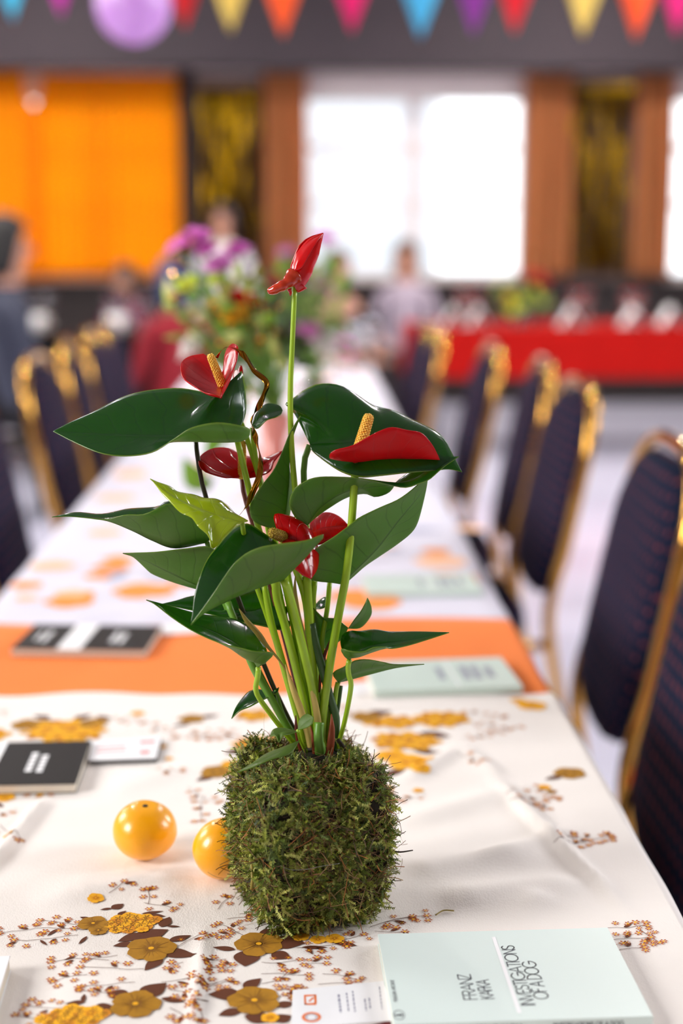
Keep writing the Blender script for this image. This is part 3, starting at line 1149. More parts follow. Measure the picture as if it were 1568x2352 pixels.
for a in ((430, 1690, 120, 8, 10), (400, 1700, 90, -30, 8), (560, 1680, -110, 20, 9), (430, 1810, 60, 40, 7), (470, 1830, -40, 60, 7), (860, 1800, 60, 40, 6), (980, 1830, -60, 10, 5), (1040, 1640, 120, 6, 9), (1080, 1660, 90, 20, 8),
          (1060, 1700, 80, -10, 7), (1050, 1740, 60, 20, 6), (1160, 1840, 110, -20, 8), (1200, 1810, 80, 20, 8), (1230, 1840, 40, 20, 5), (1170, 1850, 60, 10, 5), (1270, 1950, 130, -30, 9), (1300, 1930, 100, -10, 8), (1290, 1925, 70, 14, 6),
          (1395, 2132, 90, -4, 7), (1400, 2160, 90, -10, 7), (1405, 2190, 60, -24, 6), (1470, 2140, 40, 30, 5), (40, 1860, -60, 20, 5), (50, 1820, 60, 10, 5), (0, 1900, 40, 40, 5), (760, 1650, 60, -10, 6), (240, 1650, 80, 20, 7), (330, 1660, 90, 30, 8),
          (20, 1650, -40, -20, 4), (1120, 1690, 80, -16, 6), (800, 1720, 50, 20, 5), (600, 1760, -60, 30, 6), (640, 1700, 60, 10, 5), (330, 1770, 80, 16, 6), (560, 1620, 80, 4, 6), (700, 1625, 90, 4, 6)):
    psp(*a)
PR.part('floral_print', ['print_olive', 'print_olive_dark', 'print_yellow', 'print_yellow_dark', 'print_brown', 'print_rust'], near_cloth)

PW = Print(ZW, HW)
rr = random.Random(5)
for i in range(120):
    x = rr.uniform(XL + 0.03, XR - 0.03)
    y = YE2 + 0.05 + (YWE - YE2 - 0.1) * (i / 120.0) + rr.uniform(-.05, .05)
    kind = rr.choice((0, 0, 1, 1, 2, 2))
    r = rr.uniform(.018, .045)
    if kind == 1:
        PW.leaf((x, y), rr.uniform(0, 3.1), r * 2.4, r * 1.1, 1, 0)
    else:
        PW.flower((x, y), r, (kind, kind), 5, 1 + i % 3, detail=False)
for px, py, w, k in ((160, 1382, 120, 0), (330, 1357, 150, 0), (60, 1345, 80, 0), (255, 1304, 90, 0), (120, 1300, 110, 2), (420, 1340, 70, 0), (1010, 1290, 130, 2), (1000, 1268, 70, 0), (900, 1262, 50, 1), (60, 1375, 60, 2), (240, 1225, 90, 2), (300, 1095, 80, 2), (1080, 1215, 70, 2)):
    p = PZ(px, py, ZW)
    PW.flower((p.x, p.y), w * (PZ(px + 1, py, ZW) - p).length / 2, (k, k), 5, 3, detail=False)
PW.part('blossom_print', ['print_orange', 'print_grey', 'print_peach'], far_cloth)
#@@PLANT
# ------------------------------------------------------------------ anthurium in a moss block
CROWN_PX = (733, 1728)
BL = 0.0475        # half width of the moss block
MH = 0.117
BANG = math.radians(20)
PLANT = Thing('anthurium_plant', MOSS_C, 'red flowering anthurium with glossy heart-shaped leaves growing from a square moss block', 'plant')


def D(p):      # (px, py, dz_cm) -> world, dz measured from the plane one metre ahead of the lens
    return P(p[0], p[1], 1.0 + p[2] / 100.0)


def moss_pt(u, v, n):
    """point on the rounded square block: direction -> surface. returns position and normal"""
    d = Vector((math.cos(u) * math.cos(v), math.sin(u) * math.cos(v), math.sin(v)))
    p = 7.0
    k = (abs(d.x) ** p + abs(d.y) ** p + abs(d.z) ** p) ** (-1 / p)
    q = d * k
    return q


def moss_world(q):
    # slight bulge, uneven top, narrower foot
    x, y, z = q[..., 0], q[..., 1], q[..., 2]
    t = (z + 1) / 2
    s = 0.95 + 0.10 * np.sin(np.clip(t, 0, 1) * math.pi) - 0.06 * (1 - t) ** 2
    ca, sa = math.cos(BANG), math.sin(BANG)
    X, Y = x * BL * s, y * BL * s
    wob = 1 + 0.035 * np.sin(7 * x + 5 * z) * np.cos(6 * y - 4 * z + 1)
    X, Y = X * wob, Y * wob
    top = 1 + 0.06 * np.sin(4 * x + 1) * np.cos(3 * y) * (z > 0)
    Z = t * MH * top
    return np.stack([X * ca - Y * sa + MOSS_C.x, X * sa + Y * ca + MOSS_C.y, Z + MOSS_C.z], -1)


rows = []
for i in range(41):
    v = -math.pi / 2 + math.pi * i / 40
    row = [moss_pt(2 * math.pi * j / 64, v, 0) for j in range(64)]
    arr = moss_world(np.array([[p.x, p.y, p.z] for p in row]) * 0.95)
    arr[:, 2] = np.maximum(arr[:, 2], MOSS_C.z + 0.0005)
    rows.append([Vector(a) for a in arr])
mb = MB(); mb.grid(rows, close=True)
soil = PLANT.part('moss_block', mb, 'soil', label='dark earthy core of the moss block')

# moss sprigs, tens of thousands of tiny leaves
N = 20000
dirs = rng.normal(size=(N, 3)); dirs /= np.linalg.norm(dirs, axis=1)[:, None]; dirs[:, 2] = np.where(dirs[:, 2] < -0.74, -dirs[:, 2], dirs[:, 2])
k = (np.abs(dirs) ** 7).sum(1) ** (-1 / 7)
q = dirs * k[:, None]
gap = np.sin(9 * q[:, 0] + 4 * q[:, 2]) * np.cos(8 * q[:, 1] - 6 * q[:, 2] + 1) + rng.normal(size=N) * 0.5
pos = moss_world(q * 0.955)
g = np.sign(q) * np.abs(q) ** 4
nl = g / np.linalg.norm(g, axis=1)[:, None]
ca, sa = math.cos(BANG), math.sin(BANG)
nw = np.stack([nl[:, 0] * ca - nl[:, 1] * sa, nl[:, 0] * sa + nl[:, 1] * ca, nl[:, 2]], -1)
near_crown = np.hypot(pos[:, 0] - MOSS_C.x - 0.006, pos[:, 1] - MOSS_C.y) < 0.02
keep = (gap > -0.38) & ~((pos[:, 2] > MOSS_C.z + MH * 0.8) & near_crown) & (pos[:, 2] > MOSS_C.z + 0.001)
pos, nw, q = pos[keep], nw[keep], q[keep]
n = len(pos)
tang = rng.normal(size=(n, 3)); tang -= nw * (tang * nw).sum(1)[:, None]; tang /= np.linalg.norm(tang, axis=1)[:, None]
patch = np.sin(6 * q[:, 0] - 5 * q[:, 2] + 2) * np.cos(5 * q[:, 1] + 4 * q[:, 2]) + 0.4 * np.sin(13 * q[:, 0] + 11 * q[:, 1] + 9 * q[:, 2])
brown = rng.random(n) < np.where(patch > 0.12, 0.62, 0.2)
L = rng.uniform(0.007, 0.015, n)
L[brown] *= 1.15
up = np.array([0, 0, 1.0])
d0 = nw * rng.uniform(0.15, 0.6, n)[:, None] + tang * rng.uniform(0.5, 1.1, n)[:, None] + up * rng.uniform(-0.35, 0.35, n)[:, None]
d0[brown] -= nw[brown] * 0.15
d0 /= np.linalg.norm(d0, axis=1)[:, None]
curl = rng.normal(size=(n, 3)) * 0.75 - nw * 0.35
curl[brown] *= 1.6
SEG = 4
pts = [pos]
d = d0.copy()
for s in range(SEG):
    pts.append(pts[-1] + d * (L / SEG)[:, None])
    d = d + curl * 0.35
    d /= np.linalg.norm(d, axis=1)[:, None]
pts = np.stack(pts, 1)                       # n, SEG+1, 3
pts[:, :, 2] = np.maximum(pts[:, :, 2], MOSS_C.z + 0.001)
sidev = np.cross(d0, nw + 1e-3); sidev /= np.linalg.norm(sidev, axis=1)[:, None]
V, F, C = [], [], []
greens = np.array([lin(c)[:3] for c in ((134, 144, 46), (98, 118, 36), (166, 170, 76), (74, 94, 32), (190, 192, 104), (112, 122, 44))])
browns = np.array([lin(c)[:3] for c in ((112, 84, 54), (144, 112, 76), (84, 58, 38), (158, 98, 46))])
colr = np.where(brown[:, None], browns[rng.integers(0, 4, n)], greens[rng.integers(0, 6, n)]) * (rng.uniform(0.7, 1.3, n) * (1 + 0.35 * np.sin(9 * q[:, 0] + 7 * q[:, 2]) * np.cos(8 * q[:, 1] - 5 * q[:, 2])))[:, None]
base = 0
# stems as thin ribbons
w = np.where(brown, 0.00035, 0.00028)
rib = np.stack([pts - sidev[:, None] * w[:, None, None], pts + sidev[:, None] * w[:, None, None]], 2).reshape(n, -1, 3)
V.append(rib.reshape(-1, 3)); C.append(np.repeat(colr * 0.8, (SEG + 1) * 2, axis=0))
idx = (np.arange(n) * (SEG + 1) * 2)[:, None]
fs = []
for s in range(SEG):
    a = idx + 2 * s
    fs.append(np.concatenate([a, a + 1, a + 3], 1)); fs.append(np.concatenate([a, a + 3, a + 2], 1))
F.append(np.concatenate(fs)); base += len(V[-1])
# leaflets on the green ones: little pointed triangles on both sides
gi = np.where(~brown)[0]
LE = 9
for e in range(LE):
    t = 0.25 + 0.75 * e / (LE - 1)
    fidx = t * SEG; i0 = min(int(fidx), SEG - 1); fr = fidx - i0
    c = pts[gi, i0] * (1 - fr) + pts[gi, i0 + 1] * fr
    ax = pts[gi, i0 + 1] - pts[gi, i0]; ax /= np.linalg.norm(ax, axis=1)[:, None] + 1e-9
    for sg in (-1, 1):
        out = sidev[gi] * sg + nw[gi] * rng.uniform(-0.3, 0.7, len(gi))[:, None] + ax * rng.uniform(0.4, 1.0, len(gi))[:, None]
        out /= np.linalg.norm(out, axis=1)[:, None]
        ll = rng.uniform(0.0016, 0.0034, len(gi)) * (1.2 - 0.55 * t)
        a = c - ax * 0.0006; b_ = c + ax * 0.0006; tip = c + out * ll[:, None]
        tip[:, 2] = np.maximum(tip[:, 2], MOSS_C.z + 0.001)
        V.append(np.stack([a, b_, tip], 1).reshape(-1, 3)); C.append(np.repeat(colr[gi] * rng.uniform(.85, 1.25, len(gi))[:, None], 3, axis=0))
        k3 = base + np.arange(len(gi) * 3).reshape(-1, 3)
        F.append(k3); base += len(gi) * 3
# dry brown threads
nt = 1500
sel = rng.integers(0, n, nt)
p0 = pos[sel] + nw[sel] * 0.002
dd = tang[sel] + rng.normal(size=(nt, 3)) * 0.3 + nw[sel] * 0.1
dd /= np.linalg.norm(dd, axis=1)[:, None]
cu = rng.normal(size=(nt, 3)) * 0.8 - nw[sel] * 0.35
LL = rng.uniform(0.008, 0.028, nt)
tp = [p0]
for s in range(6):
    tp.append(tp[-1] + dd * (LL / 6)[:, None]); dd = dd + cu * 0.3; dd /= np.linalg.norm(dd, axis=1)[:, None]
tp = np.stack(tp, 1); tp[:, :, 2] = np.maximum(tp[:, :, 2], MOSS_C.z + 0.001)
sv = np.cross(dd, nw[sel] + 0.01); sv /= np.linalg.norm(sv, axis=1)[:, None]
rib = np.stack([tp - sv[:, None] * 0.0003, tp + sv[:, None] * 0.0003], 2).reshape(-1, 3)
V.append(rib); C.append(np.repeat(browns[rng.integers(0, 4, nt)] * rng.uniform(.6, 1.4, nt)[:, None], 14, axis=0))
idx = base + (np.arange(nt) * 14)[:, None]
fs = []
for s in range(6):
    a = idx + 2 * s
    fs.append(np.concatenate([a, a + 1, a + 3], 1)); fs.append(np.concatenate([a, a + 3, a + 2], 1))
F.append(np.concatenate(fs)); base += len(rib)
V = np.concatenate(V) - np.array(PLANT.base); F = np.concatenate(F); C = np.concatenate(C)
me = bpy.data.meshes.new('moss')
me.vertices.add(len(V)); me.vertices.foreach_set('co', V.astype(np.float32).ravel())
me.loops.add(len(F) * 3); me.loops.foreach_set('vertex_index', F.astype(np.int32).ravel())
me.polygons.add(len(F)); me.polygons.foreach_set('loop_start', np.arange(0, len(F) * 3, 3, dtype=np.int32))
me.update(calc_edges=True)
at = me.color_attributes.new('Col', 'FLOAT_COLOR', 'POINT')
at.data.foreach_set('color', np.concatenate([C, np.ones((len(C), 1))], 1).astype(np.float32).ravel())
moss = add('moss', me, 'moss', PLANT.o)
tag(moss, 'shaggy green and brown moss wrapped round the block', kind='stuff')

mb = MB(); mb.tube(catmull([D((628, 1966, -2.2)), D((640, 1985, -2.8)), D((665, 1997, -3.2)), D((700, 1997, -3.4)), D((735, 1990, -3.4)), D((780, 1983, -3.0))], 20), 0.00022, 5)
PLANT.part('binding_wire', mb, 'wire', soil, 'thin shiny wire wound round the moss')
mb = MB(); mb.tube(catmull([D((860, 1915, 0)), D((880, 1935, 0.2)), D((895, 1952, 0.4)), D((918, 1957, .4)), D((948, 1953, .5))], 16), [0.0011 * (1 - 0.6 * i / 15) for i in range(16)], 6)
PLANT.part('root', mb, 'twig', soil, 'dark root sticking out of the moss')
mb = MB(); mb.tube([D((578, 1985, -1.6)), D((580, 2020, -1.9)), D((577, 2044, -2.0))], [.0011, .0013, .0010], 7)
PLANT.part('straw', mb, 'sheath_tan', soil)
mb = MB(); mb.tube(catmull([D((775, 1698, 2)), D((785, 1712, 2)), D((802, 1732, 2.2))], 8), [.0016] * 8, 7)
mb.tube(catmull([D((735, 1750, 1)), D((736, 1775, .6)), D((733, 1792, .4))], 8), [.0019] * 8, 7)
PLANT.part('root', mb, 'twig', soil)


def leaf(name, mid, e1, e2, m1=None, m2=None, see=('T', 1), mats=('leaf_top', 'leaf_under'), cam=0.06, n=30, nh=7, off=0.0, ease=1.0, parent=None, thick=0.0006):
    sh = lambda c: [D((p[0], p[1], p[2] + off)) for p in c]
    Mi, E1, E2 = catmull(sh(mid), n), catmull(sh(e1), n), catmull(sh(e2), n)
    if ease != 1.0:
        dense = catmull(sh(mid), 200)
        Mi = [dense[int(round(199 * (i / (n - 1)) ** ease))] for i in range(n)]
    C1 = catmull(sh(m1), n) if m1 else None
    C2 = catmull(sh(m2), n) if m2 else None
    rows, uvs = [], []
    for i in range(n):
        row, uvr = [], []
        for side in (1, 2):
            E, C = (E1, C1) if side == 1 else (E2, C2)
            m_, e_ = Mi[i], E[i]
            c_ = C[i] if C else (m_ + e_) / 2 + Vector((0, 0, 1)) * (cam * (e_ - m_).length)
            hl = []
            for j in range(nh + 1):
                u = j / nh
                hl.append((m_ * (1 - u) * (1 - 2 * u) + c_ * 4 * u * (1 - u) + e_ * u * (2 * u - 1), u))
            if side == 1:
                hl = hl[::-1]
                row += [p for p, _ in hl]; uvr += [(0.5 - 0.5 * u, i / (n - 1)) for _, u in hl]
            else:
                row += [p for p, _ in hl[1:]]; uvr += [(0.5 + 0.5 * u, i / (n - 1)) for _, u in hl[1:]]
        rows.append(row); uvs.append(uvr)
    # orientation: normals point out of the upper leaf surface
    i = n // 2
    j = nh // 2 if see[1] == 1 else nh + nh // 2 + 1
    a, b, c = rows[i][j], rows[i][j + 1], rows[i + 1][j]
    nrm = (b - a).cross(c - a)
    toward = nrm.dot(CAM - a) > 0
    flip = (not toward) if see[0] == 'T' else toward
    mb = MB(); mb.grid(rows, 0, True, uvs, flip=flip)
    o = PLANT.part(name, mb, list(mats), parent)
    solid(o, thick, -1.0, 1)
    return o


def stalk(pts, r, m='stem', parent=None, name='petiole', n=24, taper=None, label=None, seg=10):
    c = catmull([D(p) for p in pts], n)
    k = len(c)
    if isinstance(r, tuple):
        rad = [(r[0] + (r[1] - r[0]) * i / (k - 1)) / 1000 for i in range(k)]
    else:
        rad = [r / 1000] * k
    mb = MB(); mb.tube(c, rad, seg)
    return PLANT.part(name, mb, m, parent, label)


def spadix(a, b, w0, w1, parent, m='spadix', bend=(0, 0, 0)):
    A, B = D(a), D(b)
    mb = MB()
    k = 22
    ax = (B - A)
    cen, rad = [], []
    for i in range(k):
        t = i / (k - 1)
        r = (w0 + (w1 - w0) * t) / 1000 * (math.sqrt(max(0, 1 - ((t - .86) / .14) ** 2)) if t > .86 else 1)
        cen.append(A + ax * t + Vector(bend) * math.sin(math.pi * t)); rad.append(max(r, 1e-5))
    mb.tube(cen, rad, 16)
    # little bumps all over
    side = ax.normalized().orthogonal().normalized(); oth = ax.normalized().cross(side)
    nb = int(ax.length * 1000 * 9)
    for i in range(nb):
        t = 0.02 + 0.95 * (i + .5) / nb
        a_ = i * 2.39996
        r = np.interp(t, [j / (k - 1) for j in range(k)], rad)
        c = A + ax * t + Vector(bend) * math.sin(math.pi * t) + (side * math.cos(a_) + oth * math.sin(a_)) * r
        mb.blob(c, (.00062, .00062, .00062), 6, 4)
    return PLANT.part('spadix', mb, m, parent, 'bumpy yellow flower spike')


CR = (735, 1735, 3.2)     # crown
# --- leaves: midrib, edge one, edge two (pixels and centimetres of depth)
# big glossy leaf spreading to the orange curtain side
L1 = leaf('leaf', [(548, 985, 0), (480, 990, -.5), (395, 1001, -.5), (250, 999, 0), (122, 990, .5)],
          [(548, 985, 0), (560, 965, 1), (566, 935, 2), (563, 890, 2.2), (554, 851, 1.6), (537, 880, 2.6), (508, 908, 3.2), (470, 900, 3.6), (400, 891, 3.2), (300, 905, 2.6), (215, 945, 1.6), (160, 970, 1), (122, 990, .5)],
          [(548, 985, 0), (573, 988, -1.5), (560, 979, -3), (500, 970, -3.5), (440, 982, -3.5), (400, 1007, -3), (350, 1038, -2.5), (290, 1047, -2), (230, 1040, -1.5), (170, 1015, -.5), (122, 990, .5)],
          m2=[(548, 985, 0), (560, 1003, -.8), (545, 1014, -1.5), (500, 1014, -2), (450, 1012, -2), (400, 1014, -1.5), (340, 1022, -1.3), (280, 1025, -1), (225, 1020, -.7), (170, 1003, 0), (122, 990, .5)], see=('T', 1), n=44)
stalk([(545, 1012, 0), (553, 1045, .5), (566, 1100, 1), (590, 1200, 1.8), (640, 1380, 2.6), (690, 1560, 3), (724, 1735, 3.2)], (2.2, 2.6), 'stem', L1)
# big leaf at the back on the book side
L2 = leaf('leaf', [(711, 1020, 1.5), (770, 1016, 1.2), (850, 1012, 1), (950, 1030, .5), (1020, 1052, 0), (1061, 1084, -.2)],
          [(711, 1020, 1.5), (690, 977, 2.2), (674, 948, 2.6), (654, 927, 2.0), (674, 914, 3), (699, 895, 3.4), (734, 881, 3.8), (775, 883, 4.2), (808, 898, 4.2), (855, 929, 4), (902, 942, 3.8), (949, 964, 3.2), (998, 988, 2.4), (1022, 1010, 1.6), (1039, 1042, .8), (1061, 1084, -.2)],
          [(711, 1020, 1.5), (717, 1036, .8), (749, 1062, 0), (784, 1084, -.6), (825, 1096, -1), (872, 1093, -1), (934, 1086, -.9), (990, 1082, -.6), (1030, 1078, -.3), (1061, 1084, -.2)], see=('T', 1), n=40, cam=0.1)
stalk([(711, 1022, 1.5), (703, 1038, 1.5), (698, 1070, 1.6), (698, 1110, 1.8), (706, 1260, 2.4), (725, 1500, 3), (738, 1730, 3.2)], (2.2, 2.6), 'stem_green', L2)
# twisted leaf
L3 = leaf('leaf', [(705, 1206, .8), (735, 1165, .4), (790, 1130, .2), (850, 1118, 0), (900, 1112, 0), (940, 1104, 0), (985, 1078, 0), (1053, 1048, 0)],
          [(705, 1206, .8), (682, 1194, .4), (664, 1160, -.4), (672, 1128, -1), (693, 1109, -1.4), (731, 1095, -1.6), (808, 1096, -1.5), (849, 1102, -1.2), (884, 1111, -.8), (913, 1118, -.5), (935, 1119, -.7), (957, 1112, -.9), (985, 1101, -1), (1015, 1075, -.6), (1053, 1048, 0)],
          [(705, 1206, .8), (720, 1191, 1), (752, 1168, 1), (796, 1142, 1), (837, 1133, .8), (863, 1141, .4), (893, 1130, .6), (910, 1106, .8), (930, 1090, .9), (957, 1068, .9), (987, 1056, .7), (1020, 1050, .3), (1053, 1048, 0)], see=('B', 1), n=44)
stalk([(705, 1206, .8), (704, 1260, 1.2), (708, 1330, 1.8), (712, 1480, 2.4), (722, 1620, 3), (735, 1730, 3.2)], (2.0, 2.6), 'stem', L3)
# broad leaf showing its underside, book side
L4 = leaf('leaf', [(788, 1343, 1), (797, 1328, .9), (863, 1262, .4), (913, 1197, 0), (966, 1130, -.4), (982, 1089, -.6)],
          [(788, 1343, 1), (761, 1338, .8), (717, 1332, .2), (700, 1310, -.4), (706, 1280, -1), (730, 1256, -1.4), (767, 1232, -1.7), (802, 1206, -1.8), (825, 1188, -1.8), (872, 1165, -1.8), (913, 1147, -1.6), (949, 1121, -1.2), (982, 1089, -.6)],
          [(788, 1343, 1), (808, 1326, 1.2), (837, 1300, 1.3), (872, 1276, 1.4), (902, 1256, 1.3), (940, 1227, 1), (957, 1203, .8), (969, 1162, .4), (978, 1120, -.2), (982, 1089, -.6)], see=('B', 1), n=36, off=1.0)
stalk([(788, 1343, 2), (780, 1400, 2.4), (762, 1500, 2.8), (750, 1620, 3.2), (740, 1730, 3.4)], (2.0, 2.4), 'stem_green', L4)
# upright pointed leaf in the middle
L5 = leaf('leaf', [(645, 1215, 2), (654, 1177, 1.8), (662, 1110, 1.6), (664, 1050, 1.2), (672, 1000, .8), (689, 955, .4)],
          [(645, 1215, 2), (610, 1210, 1.6), (580, 1195, 1), (573, 1165, .8), (588, 1133, .8), (605, 1109, .8), (629, 1077, .8), (649, 1033, .6), (664, 995, .5), (680, 968, .4), (689, 955, .4)],
          [(645, 1215, 2), (662, 1190, 2.4), (668, 1150, 2.6), (669, 1110, 2.4), (663, 1070, 1.9), (666, 1030, 1.4), (674, 995, .9), (689, 955, .4)], see=('B', 1), n=30)
stalk([(645, 1215, 2), (655, 1280, 2.2), (675, 1400, 2.6), (700, 1560, 3), (728, 1730, 3.2)], (2.0, 2.4), 'stem', L5)
# small curled dark leaf beside the ribbon
L6 = leaf('leaf', [(577, 980, 1), (600, 958, 1.0), (625, 948, 1), (649, 942, 1)],
          [(577, 980, 1), (586, 952, 1.6), (605, 930, 2), (623, 926, 2), (643, 932, 1.6), (649, 942, 1)],
          [(577, 980, 1), (591, 984, .4), (611, 965, 0), (632, 958, 0), (645, 951, .4), (649, 942, 1)], see=('T', 1), n=20, off=.8)
stalk([(579, 982, 1.8), (585, 1040, 2), (598, 1110, 2.2), (630, 1300, 2.8), (680, 1540, 3.2), (722, 1735, 3.3)], (1.8, 2.2), 'stem', L6)
# folded leaf reaching left, pale underside to the front
L7 = leaf('leaf', [(475, 1245, 1), (402, 1258, .4), (351, 1241, .2), (306, 1219, .1), (255, 1198, 0), (215, 1190, 0), (160, 1182, 0), (119, 1187, 0)],
          [(475, 1245, 1), (492, 1225, 2), (450, 1172, 3.2), (389, 1150, 3.4), (360, 1163, 3), (293, 1168, 2.4), (236, 1180, 1.6), (175, 1176, .8), (119, 1187, 0)],
          [(475, 1245, 1), (478, 1205, -.4), (432, 1168, -1.6), (389, 1156, -2), (354, 1171, -2), (328, 1181, -1.8), (287, 1182, -1.4), (245, 1193, -.9), (200, 1189, -.5), (160, 1186, -.2), (119, 1187, 0)], see=('B', 2), n=36, off=.5)
stalk([(475, 1245, 1.5), (500, 1320, 2), (560, 1470, 2.6), (640, 1630, 3.2), (712, 1740, 3.4)], (1.8, 2.4), 'stem_green', L7)
L8 = leaf('leaf', [(505, 1352, 2), (450, 1342, 1.6), (383, 1311, 1.2), (330, 1285, .8), (282, 1270, .6)],
          [(505, 1352, 2), (522, 1300, .4), (484, 1257, -.6), (430, 1259, -.6), (360, 1267, -.2), (310, 1269, .3), (282, 1270, .6)],
          [(505, 1352, 2), (482, 1360, 2.2), (450, 1352, 2.2), (399, 1337, 2), (351, 1318, 1.8), (332, 1302, 1.5), (306, 1278, 1), (282, 1270, .6)], see=('B', 1), n=28, off=1.0)
stalk([(503, 1352, 3), (530, 1420, 3), (590, 1540, 3.2), (660, 1660, 3.4), (715, 1742, 3.5)], (1.8, 2.2), 'stem_green', L8)
# large folded leaf at the front
L9 = leaf('leaf', [(651, 1331, -3), (605, 1345, -3.4), (555, 1365, -3.8), (511, 1385, -4.2), (467, 1409, -4.6), (437, 1435, -4.8)],
          [(651, 1331, -3), (662, 1295, -2), (650, 1262, -1.2), (625, 1238, -.8), (599, 1219, -.4), (569, 1202, -.2), (537, 1212, -.4), (502, 1250, -1), (475, 1285, -1.8), (458, 1326, -2.6), (446, 1367, -3.4), (442, 1405, -4.2), (437, 1435, -4.8)],
          [(651, 1331, -3), (672, 1309, -3.8), (710, 1271, -4.8), (745, 1228, -5.4), (701, 1241, -5.6), (637, 1249, -5.6), (599, 1256, -5.6), (569, 1268, -5.5), (540, 1291, -5.4), (519, 1318, -5.3), (496, 1353, -5.1), (472, 1388, -5), (448, 1420, -4.9), (437, 1435, -4.8)], see=('B', 2), n=44, cam=0.0, ease=1.0)
stalk([(651, 1332, -3), (660, 1352, -2.6), (676, 1410, -1.4), (698, 1500, .4), (720, 1600, 1.8), (734, 1728, 2.8)], (3.0, 3.2), 'stem', L9, n=30)
# dark leaf with curled rim, low on the left
L10 = leaf('leaf', [(593, 1533, 0), (562, 1492, 0), (500, 1455, 0), (437, 1430, 0), (385, 1400, 0), (336, 1377, 0)],
           [(593, 1533, 0), (612, 1515, 1), (613, 1494, 1.6), (605, 1478, 2), (590, 1455, 2.4), (563, 1432, 2.6), (531, 1419, 2.4), (484, 1413, 2), (443, 1406, 1.4), (390, 1391, .6), (336, 1377, 0)],
           [(593, 1533, 0), (612, 1518, -1.2), (627, 1499, -2.2), (584, 1495, -2.8), (555, 1488, -2.8), (520, 1480, -2.5), (484, 1468, -2.1), (437, 1445, -1.6), (396, 1418, -1), (358, 1389, -.4), (336, 1377, 0)],
           m2=[(593, 1533, 0), (602, 1524, -.6), (590, 1522, -1.2), (566, 1512, -1.4), (535, 1492, -1.3), (505, 1476, -1.1), (470, 1458, -.9), (432, 1438, -.7), (392, 1411, -.4), (358, 1386, -.2), (336, 1377, 0)], see=('T', 1), n=40, off=-1.0)
stalk([(593, 1533, -1), (592, 1552, -.8), (587, 1580, -.4), (594, 1602, 0), (625, 1645, 1), (660, 1690, 2), (692, 1728, 2.8)], (1.9, 1.9), 'stem', L10)
# dark leaf behind it
L11 = leaf('leaf', [(610, 1405, 3), (520, 1400, 2.6), (440, 1392, 2.2), (370, 1387, 2)],
           [(610, 1405, 3), (652, 1372, 3.6), (620, 1345, 4.2), (560, 1350, 4.2), (443, 1368, 3.2), (408, 1378, 2.6), (370, 1387, 2)],
           [(610, 1405, 3), (662, 1392, 2.6), (656, 1418, 2.2), (669, 1433, 1.8), (649, 1447, 1.4), (600, 1437, 1.2), (540, 1425, 1.2), (470, 1408, 1.4), (370, 1387, 2)], see=('T', 1), n=30, off=.5)
stalk([(523, 1384, 2.2), (533, 1412, 2), (552, 1455, 1.8), (580, 1530, 1.8), (620, 1600, 2.2), (662, 1675, 2.8), (702, 1745, 3.2)], (2.6, 2.8), 'stem_green', L11)
# dark glossy leaf low on the book side
L12 = leaf('leaf', [(802, 1515, 0), (828, 1492, 0), (880, 1478, 0), (940, 1470, 0), (1031, 1452, 0)],
           [(802, 1515, 0), (788, 1500, 1), (781, 1474, 1.8), (787, 1456, 2.4), (806, 1448, 2.6), (824, 1449, 2.6), (861, 1445, 2.4), (894, 1450, 2), (961, 1450, 1), (1031, 1452, 0)],
           [(802, 1515, 0), (787, 1499, -1), (785, 1489, -1.8), (806, 1495, -2.2), (835, 1496, -2.2), (854, 1487, -2.2), (880, 1485, -2), (898, 1489, -1.6), (935, 1482, -1.2), (972, 1471, -.7), (1031, 1452, 0)],
           m2=[(802, 1515, 0), (797, 1509, -.5), (806, 1511, -1), (822, 1508, -1.1), (846, 1500, -1), (870, 1492, -.9), (895, 1486, -.8), (930, 1478, -.6), (970, 1468, -.3), (1031, 1452, 0)], see=('T', 1), n=36)
stalk([(802, 1516, 0), (799, 1532, .2), (801, 1552, .4), (806, 1572, .6), (800, 1615, 1.2), (788, 1670, 2.2), (772, 1722, 3)], (1.9, 1.7), 'stem', L12)
L13 = leaf('leaf', [(776, 1567, 2.4), (806, 1548, 2.2), (850, 1535, 2), (905, 1528, 1.8), (974, 1525, 1.6)],
           [(776, 1567, 2.4), (764, 1550, 2), (770, 1540, 1.4), (787, 1532, .8), (813, 1517, .6), (843, 1514, .6), (876, 1520, .9), (898, 1526, 1.2), (946, 1526, 1.5), (974, 1525, 1.6)],
           [(776, 1567, 2.4), (794, 1563, 2.8), (850, 1548, 2.8), (905, 1534, 2.2), (946, 1528, 1.8), (974, 1525, 1.6)], see=('B', 1), n=26)
stalk([(776, 1567, 2.4), (771, 1590, 2.5), (766, 1640, 2.8), (758, 1715, 3.2)], (1.8, 1.7), 'stem', L13)
L14 = leaf('leaf', [(799, 1443, 2.4), (822, 1428, 2.2), (838, 1405, 2), (843, 1373, 1.8)],
           [(799, 1443, 2.4), (812, 1424, 1.6), (828, 1403, 1.2), (838, 1385, 1.4), (843, 1373, 1.8)],
           [(799, 1443, 2.4), (828, 1441, 2.6), (850, 1415, 2.6), (852, 1397, 2.4), (848, 1382, 2), (843, 1373, 1.8)], see=('B', 1), n=18, off=.6)
L15 = leaf('leaf', [(738, 1492, 3.4), (745, 1455, 3.2), (770, 1440, 3), (800, 1442, 2.8)],
           [(738, 1492, 3.4), (716, 1450, 2.6), (717, 1396, 2.2), (739, 1417, 2), (772, 1421, 2.2), (800, 1442, 2.8)],
           [(738, 1492, 3.4), (762, 1484, 3.8), (788, 1464, 3.6), (800, 1442, 2.8)], see=('B', 1), n=20)
